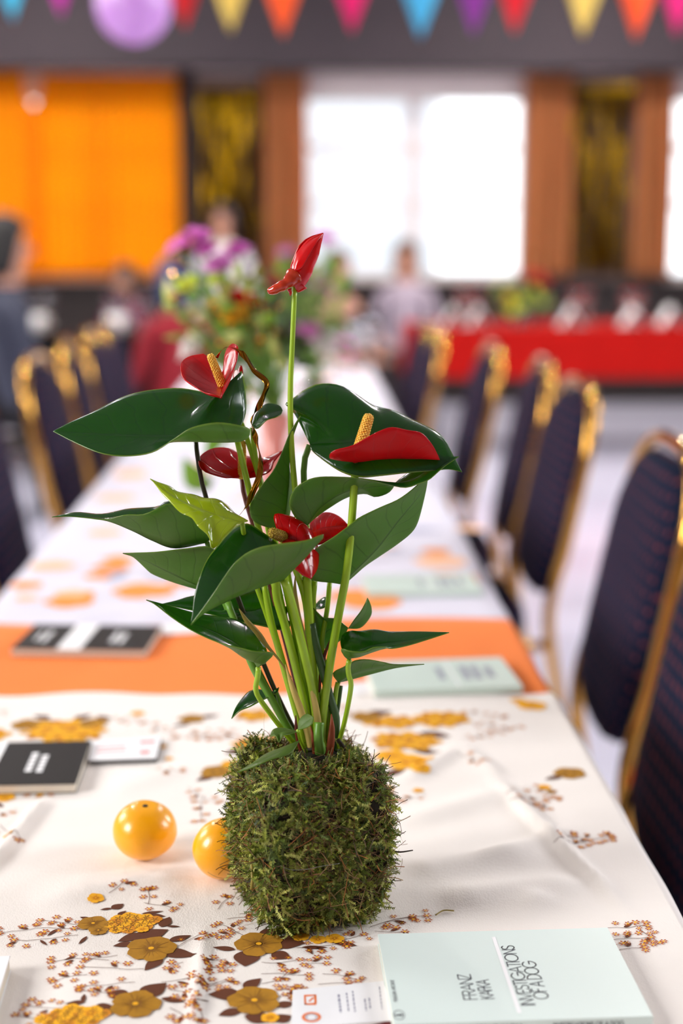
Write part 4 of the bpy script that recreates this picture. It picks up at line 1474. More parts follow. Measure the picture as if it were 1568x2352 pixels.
L16 = leaf('leaf', [(717, 1398, 3.8), (735, 1388, 3.6), (758, 1383, 3.4)], [(717, 1398, 3.8), (733, 1378, 4.4), (748, 1371, 4.2), (758, 1383, 3.4)],
           [(717, 1398, 3.8), (735, 1398, 3), (750, 1392, 3), (758, 1383, 3.4)], see=('T', 1), n=14)
stalk([(718, 1398, 3.8), (722, 1440, 3.6), (735, 1490, 3.5), (750, 1560, 3.5), (755, 1650, 3.4), (748, 1725, 3.3)], (1.6, 1.8), 'stem_dark', L15)
# small leaf low on the orange side
L17 = leaf('leaf', [(640, 1578, 2.6), (610, 1604, 2.4), (565, 1617, 2), (531, 1650, 1.4)],
           [(640, 1578, 2.6), (618, 1590, 3.2), (595, 1582, 3.6), (574, 1586, 3.4), (560, 1598, 3), (541, 1624, 2), (531, 1650, 1.4)],
           [(640, 1578, 2.6), (634, 1592, 2), (600, 1608, 1.4), (575, 1622, 1.2), (550, 1632, 1.2), (531, 1650, 1.4)], see=('T', 1), n=20, off=.3)
stalk([(633, 1585, 2.8), (650, 1640, 3), (685, 1705, 3.2), (712, 1745, 3.4)], (1.3, 1.5), 'stem_green', L17)
L18 = leaf('leaf', [(683, 1680, -.6), (650, 1680, -1), (620, 1690, -1.4)], [(683, 1680, -.6), (662, 1674, 0), (640, 1671, .2), (626, 1676, -.4), (620, 1690, -1.4)],
           [(683, 1680, -.6), (664, 1686, -1.6), (647, 1690, -2), (641, 1706, -2.2), (634, 1690, -2), (620, 1690, -1.4)], see=('T', 1), n=18, mats=('leaf_under', 'leaf_under'))
L18b = leaf('leaf', [(685, 1677, -.6), (700, 1662, -.8), (720, 1648, -1)], [(685, 1677, -.6), (688, 1655, 0), (704, 1641, 0), (720, 1648, -1)],
            [(685, 1677, -.6), (704, 1672, -1.4), (718, 1662, -1.6), (720, 1648, -1)], see=('B', 1), n=14, mats=('leaf_under', 'leaf_under'))
stalk([(684, 1678, -.6), (690, 1700, .4), (702, 1725, 1.4), (714, 1748, 2.4)], (1.4, 1.5), 'stem', L18)
L19 = leaf('leaf', [(688, 1700, 0), (650, 1722, -.8), (610, 1742, -1.4), (543, 1774, -2.2)], [(688, 1700, 0), (655, 1713, .2), (612, 1730, -.4), (575, 1755, -1.4), (543, 1774, -2.2)],
           [(688, 1700, 0), (667, 1730, -1.2), (622, 1744, -1.9), (578, 1763, -2.2), (543, 1774, -2.2)], see=('T', 1), n=18, mats=('leaf_under', 'leaf_under'))
# young lime leaf
LY = leaf('young_leaf', [(560, 1200, -1.4), (520, 1190, -1.8), (470, 1173, -2), (420, 1152, -2), (380, 1128, -1.8), (345, 1099, -1.4)],
          [(560, 1200, -1.4), (570, 1196, -1), (543, 1181, -.2), (522, 1159, .2), (505, 1149, .3), (478, 1149, .2), (452, 1140, 0), (414, 1134, -.4), (393, 1118, -.8), (364, 1108, -1.1), (345, 1099, -1.4)],
          [(560, 1200, -1.4), (537, 1212, -2.2), (508, 1244, -2.8), (487, 1262, -3), (481, 1233, -3.2), (455, 1209, -3.2), (440, 1189, -3), (414, 1177, -2.8), (390, 1153, -2.4), (373, 1136, -2), (355, 1112, -1.6), (345, 1099, -1.4)], see=('T', 1), n=34, mats=('leaf_lime', 'leaf_lime_under'), cam=.16)
LY['label'] = 'glossy young lime green leaf'
stalk([(556, 1200, -1.4), (562, 1240, -.4), (580, 1320, .6), (608, 1400, 1.4), (648, 1520, 2.2), (690, 1650, 2.8), (722, 1735, 3.2)], (1.7, 2.2), 'stem', LY)

# --- more stalks in the bundle
for pts, r, m in (
    ([(634, 1320, .5), (635, 1370, .6), (655, 1440, 1), (676, 1520, 1.6), (700, 1620, 2.2), (724, 1730, 2.8)], (3.0, 3.0), 'stem'),
    ([(606, 1340, 1), (622, 1425, 1.2), (648, 1520, 1.6), (672, 1605, 2.2), (700, 1700, 2.8), (714, 1745, 3)], (2.4, 2.8), 'stem'),
    ([(703, 1320, 1.4), (708, 1400, 1.6), (714, 1500, 1.9), (722, 1600, 2.3), (740, 1715, 2.6)], (3.3, 3.6), 'stem'),
    ([(722, 1335, 2.2), (716, 1420, 2.4), (722, 1520, 2.6), (736, 1620, 2.8), (742, 1725, 3)], (2.2, 2.4), 'stem'),
    ([(757, 1335, 2.6), (751, 1400, 2.7), (739, 1478, 2.8), (748, 1545, 2.9), (754, 1640, 3), (748, 1725, 3.2)], (1.8, 1.8), 'stem'),
    ([(716, 1432, 1.6), (724, 1475, 1.7), (741, 1540, 1.9), (757, 1600, 2.2), (771, 1655, 2.5), (764, 1725, 3)], (2.8, 3.2), 'stem_dark'),
    ([(783, 1575, 3), (777, 1620, 3), (770, 1665, 3.1), (760, 1722, 3.3)], (1.4, 1.4), 'stem_dark'),
    ([(449, 1008, 1.8), (455, 1060, 1.9), (463, 1106, 2), (474, 1146, 2.1), (520, 1300, 2.6), (620, 1560, 3.2), (708, 1742, 3.5)], (1.7, 1.9), 'stem_brown'),
    ([(690, 1480, 2.6), (700, 1560, 2.8), (718, 1660, 3), (730, 1735, 3.2)], (2.4, 2.6), 'stem'),
):
    stalk(pts, r, m)
stalk([(733, 1660, 1.2), (731, 1690, 1), (733, 1720, 1), (736, 1745, 1.2), (738, 1762, 1.6)], (3.5, 3.8), 'stem_green', name='stem_base')
mb = MB(); mb.blob(D((733, 1722, 1.2)), (.0046, .0046, .0085), 14, 10)
PLANT.part('stem_base', mb, 'stem_green')


def sheath(cen, wid, m, label=None):
    """thin papery sheath: centre line and width in pixels at each point"""
    n = 18
    c = catmull([D(p) for p in cen], n)
    rows = []
    for i in range(n):
        t = i / (n - 1)
        w = np.interp(t, np.linspace(0, 1, len(wid)), wid) / FPX
        row = []
        for j in range(7):
            a = (j / 6 - .5) * 2.4
            row.append(c[i] + RT * (w * .5 * math.sin(a) / math.sin(1.2)) - FW * (w * .5 * (math.cos(a) - .4)))
        rows.append(row)
    mb = MB(); mb.grid(rows)
    o = PLANT.part('sheath', mb, m, label=label)
    return solid(o, .0004, 0)


sheath([(655, 1525, .6), (670, 1575, 1), (690, 1630, 1.4), (705, 1680, 1.8), (714, 1725, 2.2)], [1, 12, 17, 15, 12], 'sheath_pale', 'pale cream papery sheath')
sheath([(708, 1560, 1.2), (722, 1610, 1.6), (730, 1660, 2), (732, 1710, 2.2)], [1, 14, 16, 12], 'sheath_pale')
sheath([(761, 1640, 1.0), (762, 1670, .8), (759, 1710, .8), (752, 1745, 1), (744, 1768, 1.2)], [1, 13, 17, 17, 12], 'sheath_rust', 'rust brown dry sheath')
sheath([(679, 1643, 1.2), (680, 1668, 1.4), (684, 1700, 1.8), (692, 1730, 2)], [1, 8, 9, 6], 'sheath_dark')
sheath([(712, 1665, 1.2), (718, 1690, 1), (722, 1725, 1), (727, 1758, 1.2)], [1, 8, 10, 8], 'sheath_rust')
sheath([(549, 1398, -1.4), (566, 1425, -1), (590, 1452, -.6), (610, 1480, 0), (640, 1515, .6), (668, 1556, 1.2)], [1, 15, 16, 8, 4, 3], 'sheath_tan', 'tan dry pointed sheath')
sheath([(678, 1323, 0), (677, 1360, .3), (682, 1410, .6), (695, 1470, 1), (712, 1560, 1.4)], [1, 13, 18, 16, 6], 'sheath_tan')
sheath([(773, 1440, 1.8), (760, 1468, 1.9), (745, 1505, 2), (737, 1545, 2.1), (733, 1590, 2.2)], [1, 5, 8, 8, 3], 'sheath_dark', 'dark red dry sheath')
sheath([(650, 1640, 2.6), (660, 1680, 2.8), (690, 1720, 3)], [1, 10, 8], 'sheath_pale')

# --- red flowers
F1 = leaf('spathe', [(512, 884, 1), (510, 899, -.6), (507, 913, -2)],
          [(512, 884, 1), (490, 850, 2.6), (473, 815, 3.2), (453, 814, 3.2), (432, 819, 2.6), (418, 830, 1.6), (415, 845, .8), (420, 866, 0), (440, 881, -.7), (467, 899, -1.4), (491, 905, -1.8), (507, 913, -2)],
          [(512, 884, 1), (512, 848, 2.4), (516, 812, 2.8), (526, 794, 2.6), (535, 789, 2), (544, 795, 1), (545, 813, .5), (538, 839, 0), (526, 863, -.7), (513, 888, -1.5), (507, 913, -2)], see=('T', 1), n=36, mats=('spathe', 'spathe_under'), cam=-.10, off=.6, thick=.0008)
F1['label'] = 'open red spathe tipped forward above the widest leaf'
spadix((511, 886, 1.2), (481, 812, .2), 3.0, 2.3, F1)
stalk([(513, 888, 1.8), (532, 930, 2.2), (556, 975, 2.4), (578, 1040, 2.4), (600, 1112, 2.5), (640, 1280, 2.8), (690, 1520, 3.2), (726, 1735, 3.3)], (2.0, 2.4), 'stem', F1, 'stem')
leaf('spathe_lobe', [(545, 850, 2.6), (549, 866, 2.2), (545, 884, 2)], [(545, 850, 2.6), (553, 838, 2.4), (557, 862, 2), (545, 884, 2)], [(545, 850, 2.6), (538, 850, 3), (535, 868, 2.8), (545, 884, 2)], see=('T', 1), n=12, mats=('spathe', 'spathe_under'), off=.4, parent=F1)
F2 = leaf('spathe', [(556, 1099, 2.5), (572, 1090, 2.5), (605, 1066, 2.3), (648, 1035, 2)],
          [(556, 1099, 2.5), (526, 1096, 1), (494, 1090, 0), (465, 1078, 0), (456, 1058, .5), (465, 1042, 1.5), (490, 1029, 2.5), (525, 1029, 3.5), (555, 1043, 4), (600, 1052, 3.5), (648, 1035, 2)],
          [(556, 1099, 2.5), (575, 1096, 1.5), (600, 1091, 1.2), (620, 1080, 1.2), (628, 1060, 1.5), (648, 1035, 2)], see=('T', 1), n=34, mats=('spathe', 'spathe_under'), cam=-.08, off=1.2, thick=.0008)
F2['label'] = 'red spathe half hidden behind the leaf stalks'
spadix((556, 1099, 3.2), (556, 1010, 2.4), 2.9, 2.3, F2)
stalk([(556, 1101, 3.6), (562, 1140, 3.4), (592, 1240, 3.4), (650, 1450, 3.4), (722, 1735, 3.5)], (1.9, 2.3), 'sheath_dark', F2, 'stem')
F3 = leaf('spathe', [(818, 1062, -1), (869, 1054, -1), (954, 1052, -1.2), (1009, 1054, -1.5)],
          [(818, 1062, -1), (790, 1045, .5), (775, 1021, 1.5), (787, 1010, 2), (808, 1001, 2.5), (850, 998, 3), (910, 1000, 2.5), (970, 1010, 1.5), (1000, 1035, 0), (1009, 1054, -1.5)],
          [(818, 1062, -1), (786, 1050, -1.5), (757, 1051, -2.5), (765, 1035, -3.3), (808, 1023, -3.5), (843, 1004, -3.6), (875, 988, -3.7), (902, 981, -3.7), (937, 988, -3.5), (966, 993, -3.2), (984, 1010, -2.6), (998, 1030, -2), (1009, 1054, -1.5)], see=('B', 2), n=40, mats=('spathe', 'spathe_under'), cam=-.05, off=.8, thick=.0008)
F3['label'] = 'wide red spathe facing up with a yellow spike'
spadix((820, 1046, .2), (849, 949, .6), 4.3, 3.4, F3)
stalk([(818, 1060, -.2), (815, 1085, -.1), (811, 1150, 0), (803, 1250, .3), (793, 1330, .6), (778, 1410, 1), (757, 1530, 1.6), (742, 1640, 2.2), (736, 1730, 2.8)], (2.7, 3.2), 'stem', F3, 'stem', n=36)
mb = MB(); c = catmull([D((818, 1066, -.2)), D((817, 1056, -.1)), D((819, 1046, 0))], 8); mb.tube(c, [.0028, .0032, .0036, .004, .0042, .0044, .0042, .0035], 10)
PLANT.part('spathe_collar', mb, 'spathe_under', F3)
F5 = leaf('spathe', [(650, 1236, -1.2), (684, 1246, -1.8), (706, 1284, -2.4), (715, 1330, -2.6)],
          [(650, 1236, -1.2), (634, 1212, -1.4), (631, 1180, -1), (672, 1186, -.6), (698, 1200, -.4), (716, 1221, -.4), (728, 1247, -.6), (733, 1272, -1), (729, 1306, -1.8), (715, 1330, -2.6)],
          [(650, 1236, -1.2), (645, 1260, -2.6), (655, 1290, -3.4), (675, 1304, -3.4), (695, 1321, -3.1), (715, 1330, -2.6)], see=('T', 1), n=34, mats=('spathe', 'spathe_under'), cam=.2, off=1.2, thick=.0008)
F5['label'] = 'folded red spathe low in the middle of the plant'
spadix((652, 1234, 0), (622, 1222, -2.2), 3.8, 3.2, F5, 'spadix_olive')
stalk([(655, 1240, .4), (675, 1300, 1), (700, 1380, 1.6), (712, 1500, 2.2), (724, 1620, 2.8), (734, 1735, 3.2)], (2.0, 2.4), 'stem', F5, 'stem')
F6 = leaf('spathe', [(712, 1224, 1), (745, 1212, .8), (801, 1207, .6)], [(712, 1224, 1), (708, 1204, 2), (722, 1186, 2.4), (742, 1177, 2.4), (762, 1178, 2), (782, 1188, 1.4), (801, 1207, .6)],
          [(712, 1224, 1), (716, 1242, .4), (731, 1251, 0), (767, 1233, 0), (785, 1220, .3), (801, 1207, .6)], see=('T', 1), n=26, mats=('spathe', 'spathe_under'), off=1.0, thick=.0008)
F6['label'] = 'dark red spathe tucked behind the folded one'
stalk([(714, 1230, 2.2), (716, 1300, 2.4), (722, 1450, 2.8), (732, 1600, 3), (738, 1735, 3.2)], (2.0, 2.4), 'stem_green', F6, 'stem')

# unopened bud on the tallest stem
mb = MB()
ctl = [(680, 669, 0), (682, 660, 0), (684, 650, 0), (687, 636, 0), (695, 612, 0), (702, 595, 0), (710, 577, 0), (720, 558, 0), (730, 546, 0), (742, 535, 0)]
wid = [5, 17, 24, 27, 26, 26, 25, 20, 12, 1]
cc = catmull([D(p) for p in ctl], 34)
rad = [np.interp(i / 33, np.linspace(0, 1, len(wid)), wid) / FPX for i in range(34)]
rows = []
ax = (cc[-1] - cc[0]).normalized(); s1 = ax.orthogonal().normalized()
s1 = (RT - ax * RT.dot(ax)).normalized(); s2 = ax.cross(s1)
for i in range(34):          # spiral-wrapped section: radius grows round the turn so the outer edge overlaps
    row = []
    for j in range(29):
        a = 2 * math.pi * 1.12 * j / 28 + 2.2 + 0.5 * (i / 33)
        k = rad[i] * (0.86 + 0.17 * j / 28) * (1 + 0.03 * math.sin(9 * a + 3))
        row.append(cc[i] + s1 * (k * math.cos(a)) + s2 * (k * 0.8 * math.sin(a)))
    rows.append(row)
mb.grid(rows)
bud = PLANT.part('spathe', mb, ['spathe_bud'], label='tightly rolled unopened red spathe on the tallest stem')
solid(bud, .0008, -1)
flap = leaf('spathe_lobe', [(676, 622, -1.0), (684, 602, -1.0), (700, 576, -.9), (722, 552, -.6), (742, 536, -.2)],
            [(676, 622, -1.0), (673, 600, -.3), (683, 575, 0), (698, 557, .1), (716, 546, .1), (730, 543, 0), (742, 536, -.2)],
            [(676, 622, -1.0), (692, 615, -1.1), (706, 592, -1.1), (724, 560, -.8), (734, 546, -.5), (742, 536, -.2)], see=('T', 1), n=26, mats=('spathe_bud', 'spathe_bud'), parent=bud)
mb = MB()
c = catmull([D((676, 634, -.2)), D((662, 647, -.5)), D((650, 655, -.6)), D((638, 661, -.6)), D((626, 667, -.5)), D((614, 668, -.4))], 26)
rd = [np.interp(i / 25, [0, .2, .4, .55, .7, .85, .95, 1], [22, 17, 12, 12.5, 11, 10.5, 8, 3]) / FPX * (1 + .05 * math.sin(i * 1.1)) for i in range(26)]
mb.tube(c, rd, 14)
PLANT.part('spathe_tail', mb, 'spathe_tail', bud, 'twisted bronze base of the rolled spathe')
mb = MB(); mb.tube(catmull([D((664, 664, -.2)), D((667, 672, -.2)), D((666, 680, -.2))], 6), [.0018, .0014, .0012, .001, .0007, .0002], 8)
mb.tube(catmull([D((694, 655, 0)), D((688, 664, 0)), D((683, 671, 0))], 6), [.004, .0036, .0030, .0022, .0014, .0006], 8)
PLANT.part('spathe_lobe', mb, 'spathe_bud', bud)
stalk([(677, 655, 0), (675, 700, 0), (671, 790, .2), (667, 880, .4), (667, 970, .6), (671, 1050, 1), (677, 1120, 1.4), (688, 1250, 2), (712, 1480, 2.8), (736, 1735, 3.2)], (1.75, 2.6), 'stem', bud, 'stem', n=40)

# the gold-black foil ribbon tangled in the plant
rp = [(497, 822, .8), (508, 806, .6), (522, 797, .8), (548, 806, 1), (567, 826, 1), (584, 852, .8), (612, 878, .4), (606, 906, .2), (594, 934, 0), (577, 966, -.6), (582, 988, -.8), (589, 1016, -.6), (597, 1048, -.4), (597, 1083, -.2), (588, 1113, 0), (566, 1160, .7), (547, 1187, 1.1), (524, 1214, 1.2), (504, 1232, 1.3), (492, 1243, 1.4)]
c = catmull([D(p) for p in rp], 130)
rows = []
for i, p in enumerate(c):
    t = (c[min(i + 1, 129)] - c[max(i - 1, 0)]).normalized()
    s = i / 129
    a = 1.1 * math.sin(s * 17 + .4) + .8 * math.sin(s * 31)
    n1 = t.cross(FW).normalized(); n2 = t.cross(n1)
    wv = n1 * math.cos(a) + n2 * math.sin(a)
    w = .0021 * (.55 if s < .12 else 1)
    rows.append([p - wv * w, p, p + wv * w])
mb = MB(); mb.grid(rows)
ro = solo('foil_ribbon', mb, 'foil', 'thin gold foil ribbon curling down through the anthurium leaves', 'ribbon', c[-1])
solid(ro, .00012, 0)


# ------------------------------------------------------------------ oranges
def mandarin(c, w_px, h_ratio, label, tilt=(0, 0), seed=1):
    depth = (c - CAM).dot(FW)
    r = w_px / FPX * depth / 2
    base = Vector((c.x, c.y, ZN))
    T = Thing('mandarin', base, label, 'orange')
    R = Matrix.Rotation(tilt[0], 3, 'X') @ Matrix.Rotation(tilt[1], 3, 'Y')
    rz = r * h_ratio
    rows = []
    for i in range(33):
        th = math.pi * i / 32
        row = []
        for j in range(48):
            ph = 2 * math.pi * j / 48
            d = Vector((math.sin(th) * math.cos(ph), math.sin(th) * math.sin(ph), -math.cos(th)))
            k = 1 + .016 * math.sin(3 * ph + seed) * math.sin(th) ** 2 + .01 * math.sin(5 * ph + 2 * th)
            dz = d.z * rz * (1 - .07 * math.exp(-((1 - abs(d.z)) / .05)))
            row.append(R @ Vector((d.x * r * k, d.y * r * k, dz)))
        rows.append(row)
    low = min(p.z for row in rows for p in row)
    cen = Vector((c.x, c.y, ZN + .0006 - low))
    mb = MB(); mb.grid([[cen + p for p in row] for row in rows], close=True)
    body = T.part('peel', mb, 'orange')
    mb = MB()
    top = cen + R @ Vector((0, 0, rz * .935))
    mb.lathe([(.0022, 0), (.002, .0006), (.0008, .0008), (0.00001, .0008)], top - R @ Vector((0, 0, .0002)), 10, axis=R @ Vector((0, 0, 1)))
    T.part('stem_scar', mb, 'twig', label='small brown stem scar')


mandarin(OR1, 147, .9, 'glossy mandarin orange standing free on the cream cloth', (.12, .06), 1)
mandarin(OR2, 146, .93, 'glossy mandarin orange half hidden by the moss block', (-.9, -.4), 2)

# ------------------------------------------------------------------ books and cards
GL = {  # stroke letters: width, list of polylines in a unit-high box
    'I': (.12, [[(.06, 0), (.06, 1)]]),
    'F': (.45, [[(.05, 0), (.05, 1), (.43, 1)], [(.05, .54), (.38, .54)]]),
    'E': (.46, [[(.44, 0), (.05, 0), (.05, 1), (.44, 1)], [(.05, .52), (.38, .52)]]),
    'R': (.55, [[(.05, 0), (.05, 1), (.3, 1)] + [(.3 + .22 * math.sin(a), .75 + .25 * math.cos(a)) for a in np.linspace(0, math.pi, 9)] + [(.05, .5)], [(.28, .5), (.52, 0)]]),
    'A': (.7, [[(.02, 0), (.35, 1), (.68, 0)], [(.14, .34), (.56, .34)]]),
    'N': (.6, [[(.05, 0), (.05, 1), (.55, 0), (.55, 1)]]),
    'Z': (.5, [[(.03, 1), (.47, 1), (.03, 0), (.47, 0)]]),
    'K': (.55, [[(.05, 0), (.05, 1)], [(.5, 1), (.05, .45)], [(.18, .6), (.53, 0)]]),
    'V': (.64, [[(.02, 1), (.32, 0), (.62, 1)]]),
    'T': (.5, [[(.0, 1), (.5, 1)], [(.25, 0), (.25, 1)]]),
    'S': (.48, [[(.24 + .2 * math.cos(a), .76 + .22 * math.sin(a)) for a in np.linspace(.4, 4.3, 12)] + [(.24 + .22 * math.cos(a), .25 + .25 * math.sin(a)) for a in np.linspace(1.2, -2.8, 13)]]),
    'O': (.92, [[(.46 + .44 * math.cos(a), .5 + .5 * math.sin(a)) for a in np.linspace(0, 2 * math.pi, 25)]]),
    'G': (.9, [[(.46 + .44 * math.cos(a), .5 + .5 * math.sin(a)) for a in np.linspace(.7, 2 * math.pi - .05, 22)] + [(.5, .48)]]),
    'D': (.7, [[(.05, 0), (.05, 1), (.2, 1)] + [(.2 + .48 * math.sin(a), .5 + .5 * math.cos(a)) for a in np.linspace(0, math.pi, 13)] + [(.05, 0)]]),
    'P': (.5, [[(.05, 0), (.05, 1), (.28, 1)] + [(.28 + .2 * math.sin(a), .75 + .25 * math.cos(a)) for a in np.linspace(0, math.pi, 9)] + [(.05, .5)]]),
    'U': (.56, [[(.05, 1), (.05, .28)] + [(.28 - .23 * math.cos(a), .25 - .25 * math.sin(a)) for a in np.linspace(0, math.pi, 9)] + [(.51, 1)]]),
    'C': (.8, [[(.46 + .44 * math.cos(a), .5 + .5 * math.sin(a)) for a in np.linspace(.75, 2 * math.pi - .75, 20)]]),
    'H': (.58, [[(.05, 0), (.05, 1)], [(.53, 0), (.53, 1)], [(.05, .5), (.53, .5)]]),
    ' ': (.26, []),
}


def lettering(mb, text, o, ex, ey, height, length, z, sw=.075, m=0, tight=.0):
    """stroke letters on a horizontal plane; o origin, ex reading direction, ey letter-up direction (2D unit vectors)"""
    tot = sum(GL[c][0] + .1 - tight for c in text)
    kx = length / tot
    x = 0
    for ch in text:
        w, pl = GL[ch]
        for poly in pl:
            pts = [(o + ex * ((x + a) * kx) + ey * (b * height)) for a, b in poly]
            hw = sw * height / 2
            for a, b in zip(pts[:-1], pts[1:]):
                d = (b - a)
                if d.length < 1e-7:
                    continue
                d = d.normalized(); e = Vector((-d.y, d.x)) * hw
                a2, b2 = a - d * hw * .8, b + d * hw * .8
                k = len(mb.v)
                for p in (a2 + e, a2 - e, b2 - e, b2 + e):
                    mb.v.append(Vector((p.x, p.y, z)))
                mb.face((k, k + 1, k + 2, k + 3), m, False)
        x += w + .1 - tight


def quad_on(mb, pts, z, m=0):
    k = len(mb.v)
    for p in pts:
        mb.v.append(Vector((p[0], p[1], z)))
    mb.face(tuple(range(k, k + len(pts))), m, False)


def ring_on(mb, c, r0, r1, z, m=0, n=28, ex=Vector((1, 0)), ey=Vector((0, 1)), asp=1.0):
    rows = [[Vector((*(c + ex * (r * math.cos(a)) + ey * (r * asp * math.sin(a))), z)) for a in np.linspace(0, 2 * math.pi, n)] for r in (r0, r1)]
    mb.grid(rows, m, False)


def book(label, A, ex, Lb, Wb, t, cover, z0=ZN, spine_near=True, group=None):
    """A: far corner on the +L side... A=(x,y) of far-left corner; ex unit along length; body spans Lb along ex, Wb toward the viewer"""
    ex = ex.normalized(); ey = Vector((ex.y, -ex.x))       # toward viewer
    rz = math.atan2(ex.y, ex.x)
    c = A + ex * (Lb / 2) + ey * (Wb / 2)
    T = Thing('book', (c.x, c.y, z0), label, 'book', group)
    g = .0004
    mb = MB(); mb.box((c.x, c.y, z0 + g + t - .0004), (Lb, Wb, .0008), rz)
    mb.box((c.x, c.y, z0 + g + .0004), (Lb, Wb, .0008), rz)
    s = c + ey * ((Wb / 2 - .0005) * (1 if spine_near else -1))
    mb.box((s.x, s.y, z0 + g + t / 2), (Lb, .001, t - .0004), rz)
    cov = T.part('cover', mb, cover)
    bevel(cov, .0003, 1)
    mb = MB()
    p = c + ey * (-.0006 if spine_near else .0006)
    mb.box((p.x, p.y, z0 + g + t / 2), (Lb - .0015, Wb - .0025, t - .0018), rz)
    T.part('pages', mb, 'paper_edge')
    return T, cov, z0 + g + t, ex, ey, c


def v2(p):
    return Vector((p.x, p.y))


# the sharp pale book in front
TB = .008
ztop = ZN + .0004 + TB
A, B_, C_ = v2(PZ(867, 2145, ztop)), v2(PZ(1395, 2130, ztop)), v2(PZ(1470, 2335, ztop))
exv = (B_ - A).normalized()
Lb = (B_ - A).length
Wb = abs((C_ - B_).dot(Vector((exv.y, -exv.x))))
T, cov, zt, ex, ey, cbk = book('pale mint green paperback lettered with a dog story title, in front of the moss block', A, exv, Lb, Wb, TB, 'mint')
zz = zt + .00015
away = -ey


def bp(px, py):
    return v2(PZ(px, py, zz))


mb = MB()


def text_px(mb, s, start, end, up, sw=.075, tight=0.0, m=0):
    o, e, u = bp(*start), bp(*end), bp(*up)
    d = (e - o)
    h = abs((u - o).dot(ex))
    lettering(mb, s, o, away, -ex, h, abs(d.dot(away)), zz, sw, m, tight)


text_px(mb, 'FRANZ', (1096, 2296), (1086, 2237), (1066, 2297), .085, .10)
text_px(mb, 'KAFKA', (1135, 2294), (1126, 2250), (1105, 2295), .085, .14)
T.part('author_name', mb, 'ink', cov, 'thin dark lettering of the author name', kind='stuff')
mb = MB()
text_px(mb, 'INVESTIGATIONS', (1229, 2309), (1196, 2171), (1198, 2311), .085, .10)
text_px(mb, 'OF A DOG', (1261, 2294), (1240, 2207), (1229, 2296), .085, .10)
T.part('title', mb, 'ink', cov, 'thin dark lettering of the title', kind='stuff')
mb = MB()
text_px(mb, 'PENGUIN ARCHIVE', (913, 2300), (907, 2250), (905, 2300), .13, 0)
T.part('series_line', mb, 'ink', cov, kind='stuff')
mb = MB()
# little bird emblem in an oval
bc = bp(916, 2331)
ring_on(mb, bc, .0050, .0056, zz, 0, 28, away, ex, .62)
quad_on(mb, [bc + ex * .0022 + away * .0012, bc - ex * .0026 + away * .0004, bc - ex * .0026 - away * .0008, bc + ex * .0022 - away * .0014], zz)
T.part('emblem', mb, 'ink', cov, 'small dark oval emblem', kind='stuff')
mb = MB()
a, b = bp(1133, 2152), bp(1172, 2327)
b = a + away * ((b - a).dot(away))
quad_on(mb, [a + ex * .0013, a - ex * .0013, b - ex * .0013, b + ex * .0013], zz)
T.part('rule', mb, 'ink_white', cov, 'white rule across the cover')
# spine lettering, on the vertical face toward the viewer
mb = MB()
spn = cbk + ey * (Wb / 2 + .0002)


def spine_text(s, u0, u1, h):
    k0 = len(mb.v)
    lettering(mb, s, Vector((0, 0)), Vector((1, 0)), Vector((0, 1)), h, u1 - u0, 0, .12)
    for i in range(k0, len(mb.v)):
        p = mb.v[i]
        w = spn + ex * (p.x + u0)
        mb.v[i] = Vector((w.x, w.y, ZN + .0024 + p.y))


spine_text('FRANZ KAFKA', -.03, .0, .0036); spine_text('INVESTIGATIONS OF A DOG', .018, .062, .0036)
T.part('spine_title', mb, 'ink', cov)


def plain_title(T, cov, mb, c, ex, ey, zz, rows, m):
    for (u, v, l, h) in rows:      # soft illegible lettering rows: position on the cover
        p = c + ex * u + ey * v
        for k in range(5):
            q = p + ey * (-l / 2 + l * (k + .5) / 5)
            quad_on(mb, [q + ex * h / 2 + ey * l * .08, q - ex * h / 2 + ey * l * .08, q - ex * h / 2 - ey * l * .08, q + ex * h / 2 - ey * l * .08], zz)
    T.part('title', mb, m, cov, kind='stuff')


def pale_book(label, nr, fr, z=ZO):
    """nr / fr: near-right and far-right corner pixels"""
    A, exx = book_rect(nr, fr, z + .008, .161)
    T, cov, zt, ex, ey, c = book(label, A, exx, .161, .11, .0075, 'mint_dark', z)
    plain_title(T, cov, MB(), c, ex, ey, zt + .0002, [(.0, 0, .045, .007), (.028, .0, .05, .008), (.040, .0, .05, .008), (.055, .0, .04, .008)], 'ink_soft')
    mb = MB(); p = c + ex * .013
    quad_on(mb, [p + ex * .001 + ey * .05, p - ex * .001 + ey * .05, p - ex * .001 - ey * .05, p + ex * .001 - ey * .05], zt + .0002)
    T.part('rule', mb, 'ink_white', cov)
    return T


pale_book('pale mint green paperback half on the orange cloth', (1210, 1588), (1150, 1509), ZN)
pale_book('pale mint green paperback on the white printed cloth', (1120, 1372), (1082, 1316), ZW)


def black_book(label, nr, fr, z):
    A, exx = book_rect(nr, fr, z + .009, .160)
    T, cov, zt, ex, ey, c = book(label, A, exx, .160, .11, .009, 'black_cover', z, spine_near=False)
    mb = MB(); p = c - ex * .012
    quad_on(mb, [p + ex * .014 + ey * .0548, p - ex * .014 + ey * .0548, p - ex * .014 - ey * .0548, p + ex * .014 - ey * .0548], zt + .0001)
    T.part('band', mb, 'ink_white', cov, 'white band across the black cover')
    mb = MB()
    plain_title(T, cov, mb, c, ex, ey, zt + .0002, [(.033, .0, .05, .006), (.043, .004, .045, .006), (-.05, 0, .05, .006), (-.06, 0, .04, .004)], 'ink_white')
    return T


black_book('black paperback with white band, lying on the cream cloth behind the oranges', (180, 1784), (209, 1702), ZN)
black_book('black paperback with white band, lying on the orange cloth', (352, 1468), (372, 1438), ZO + .0002)


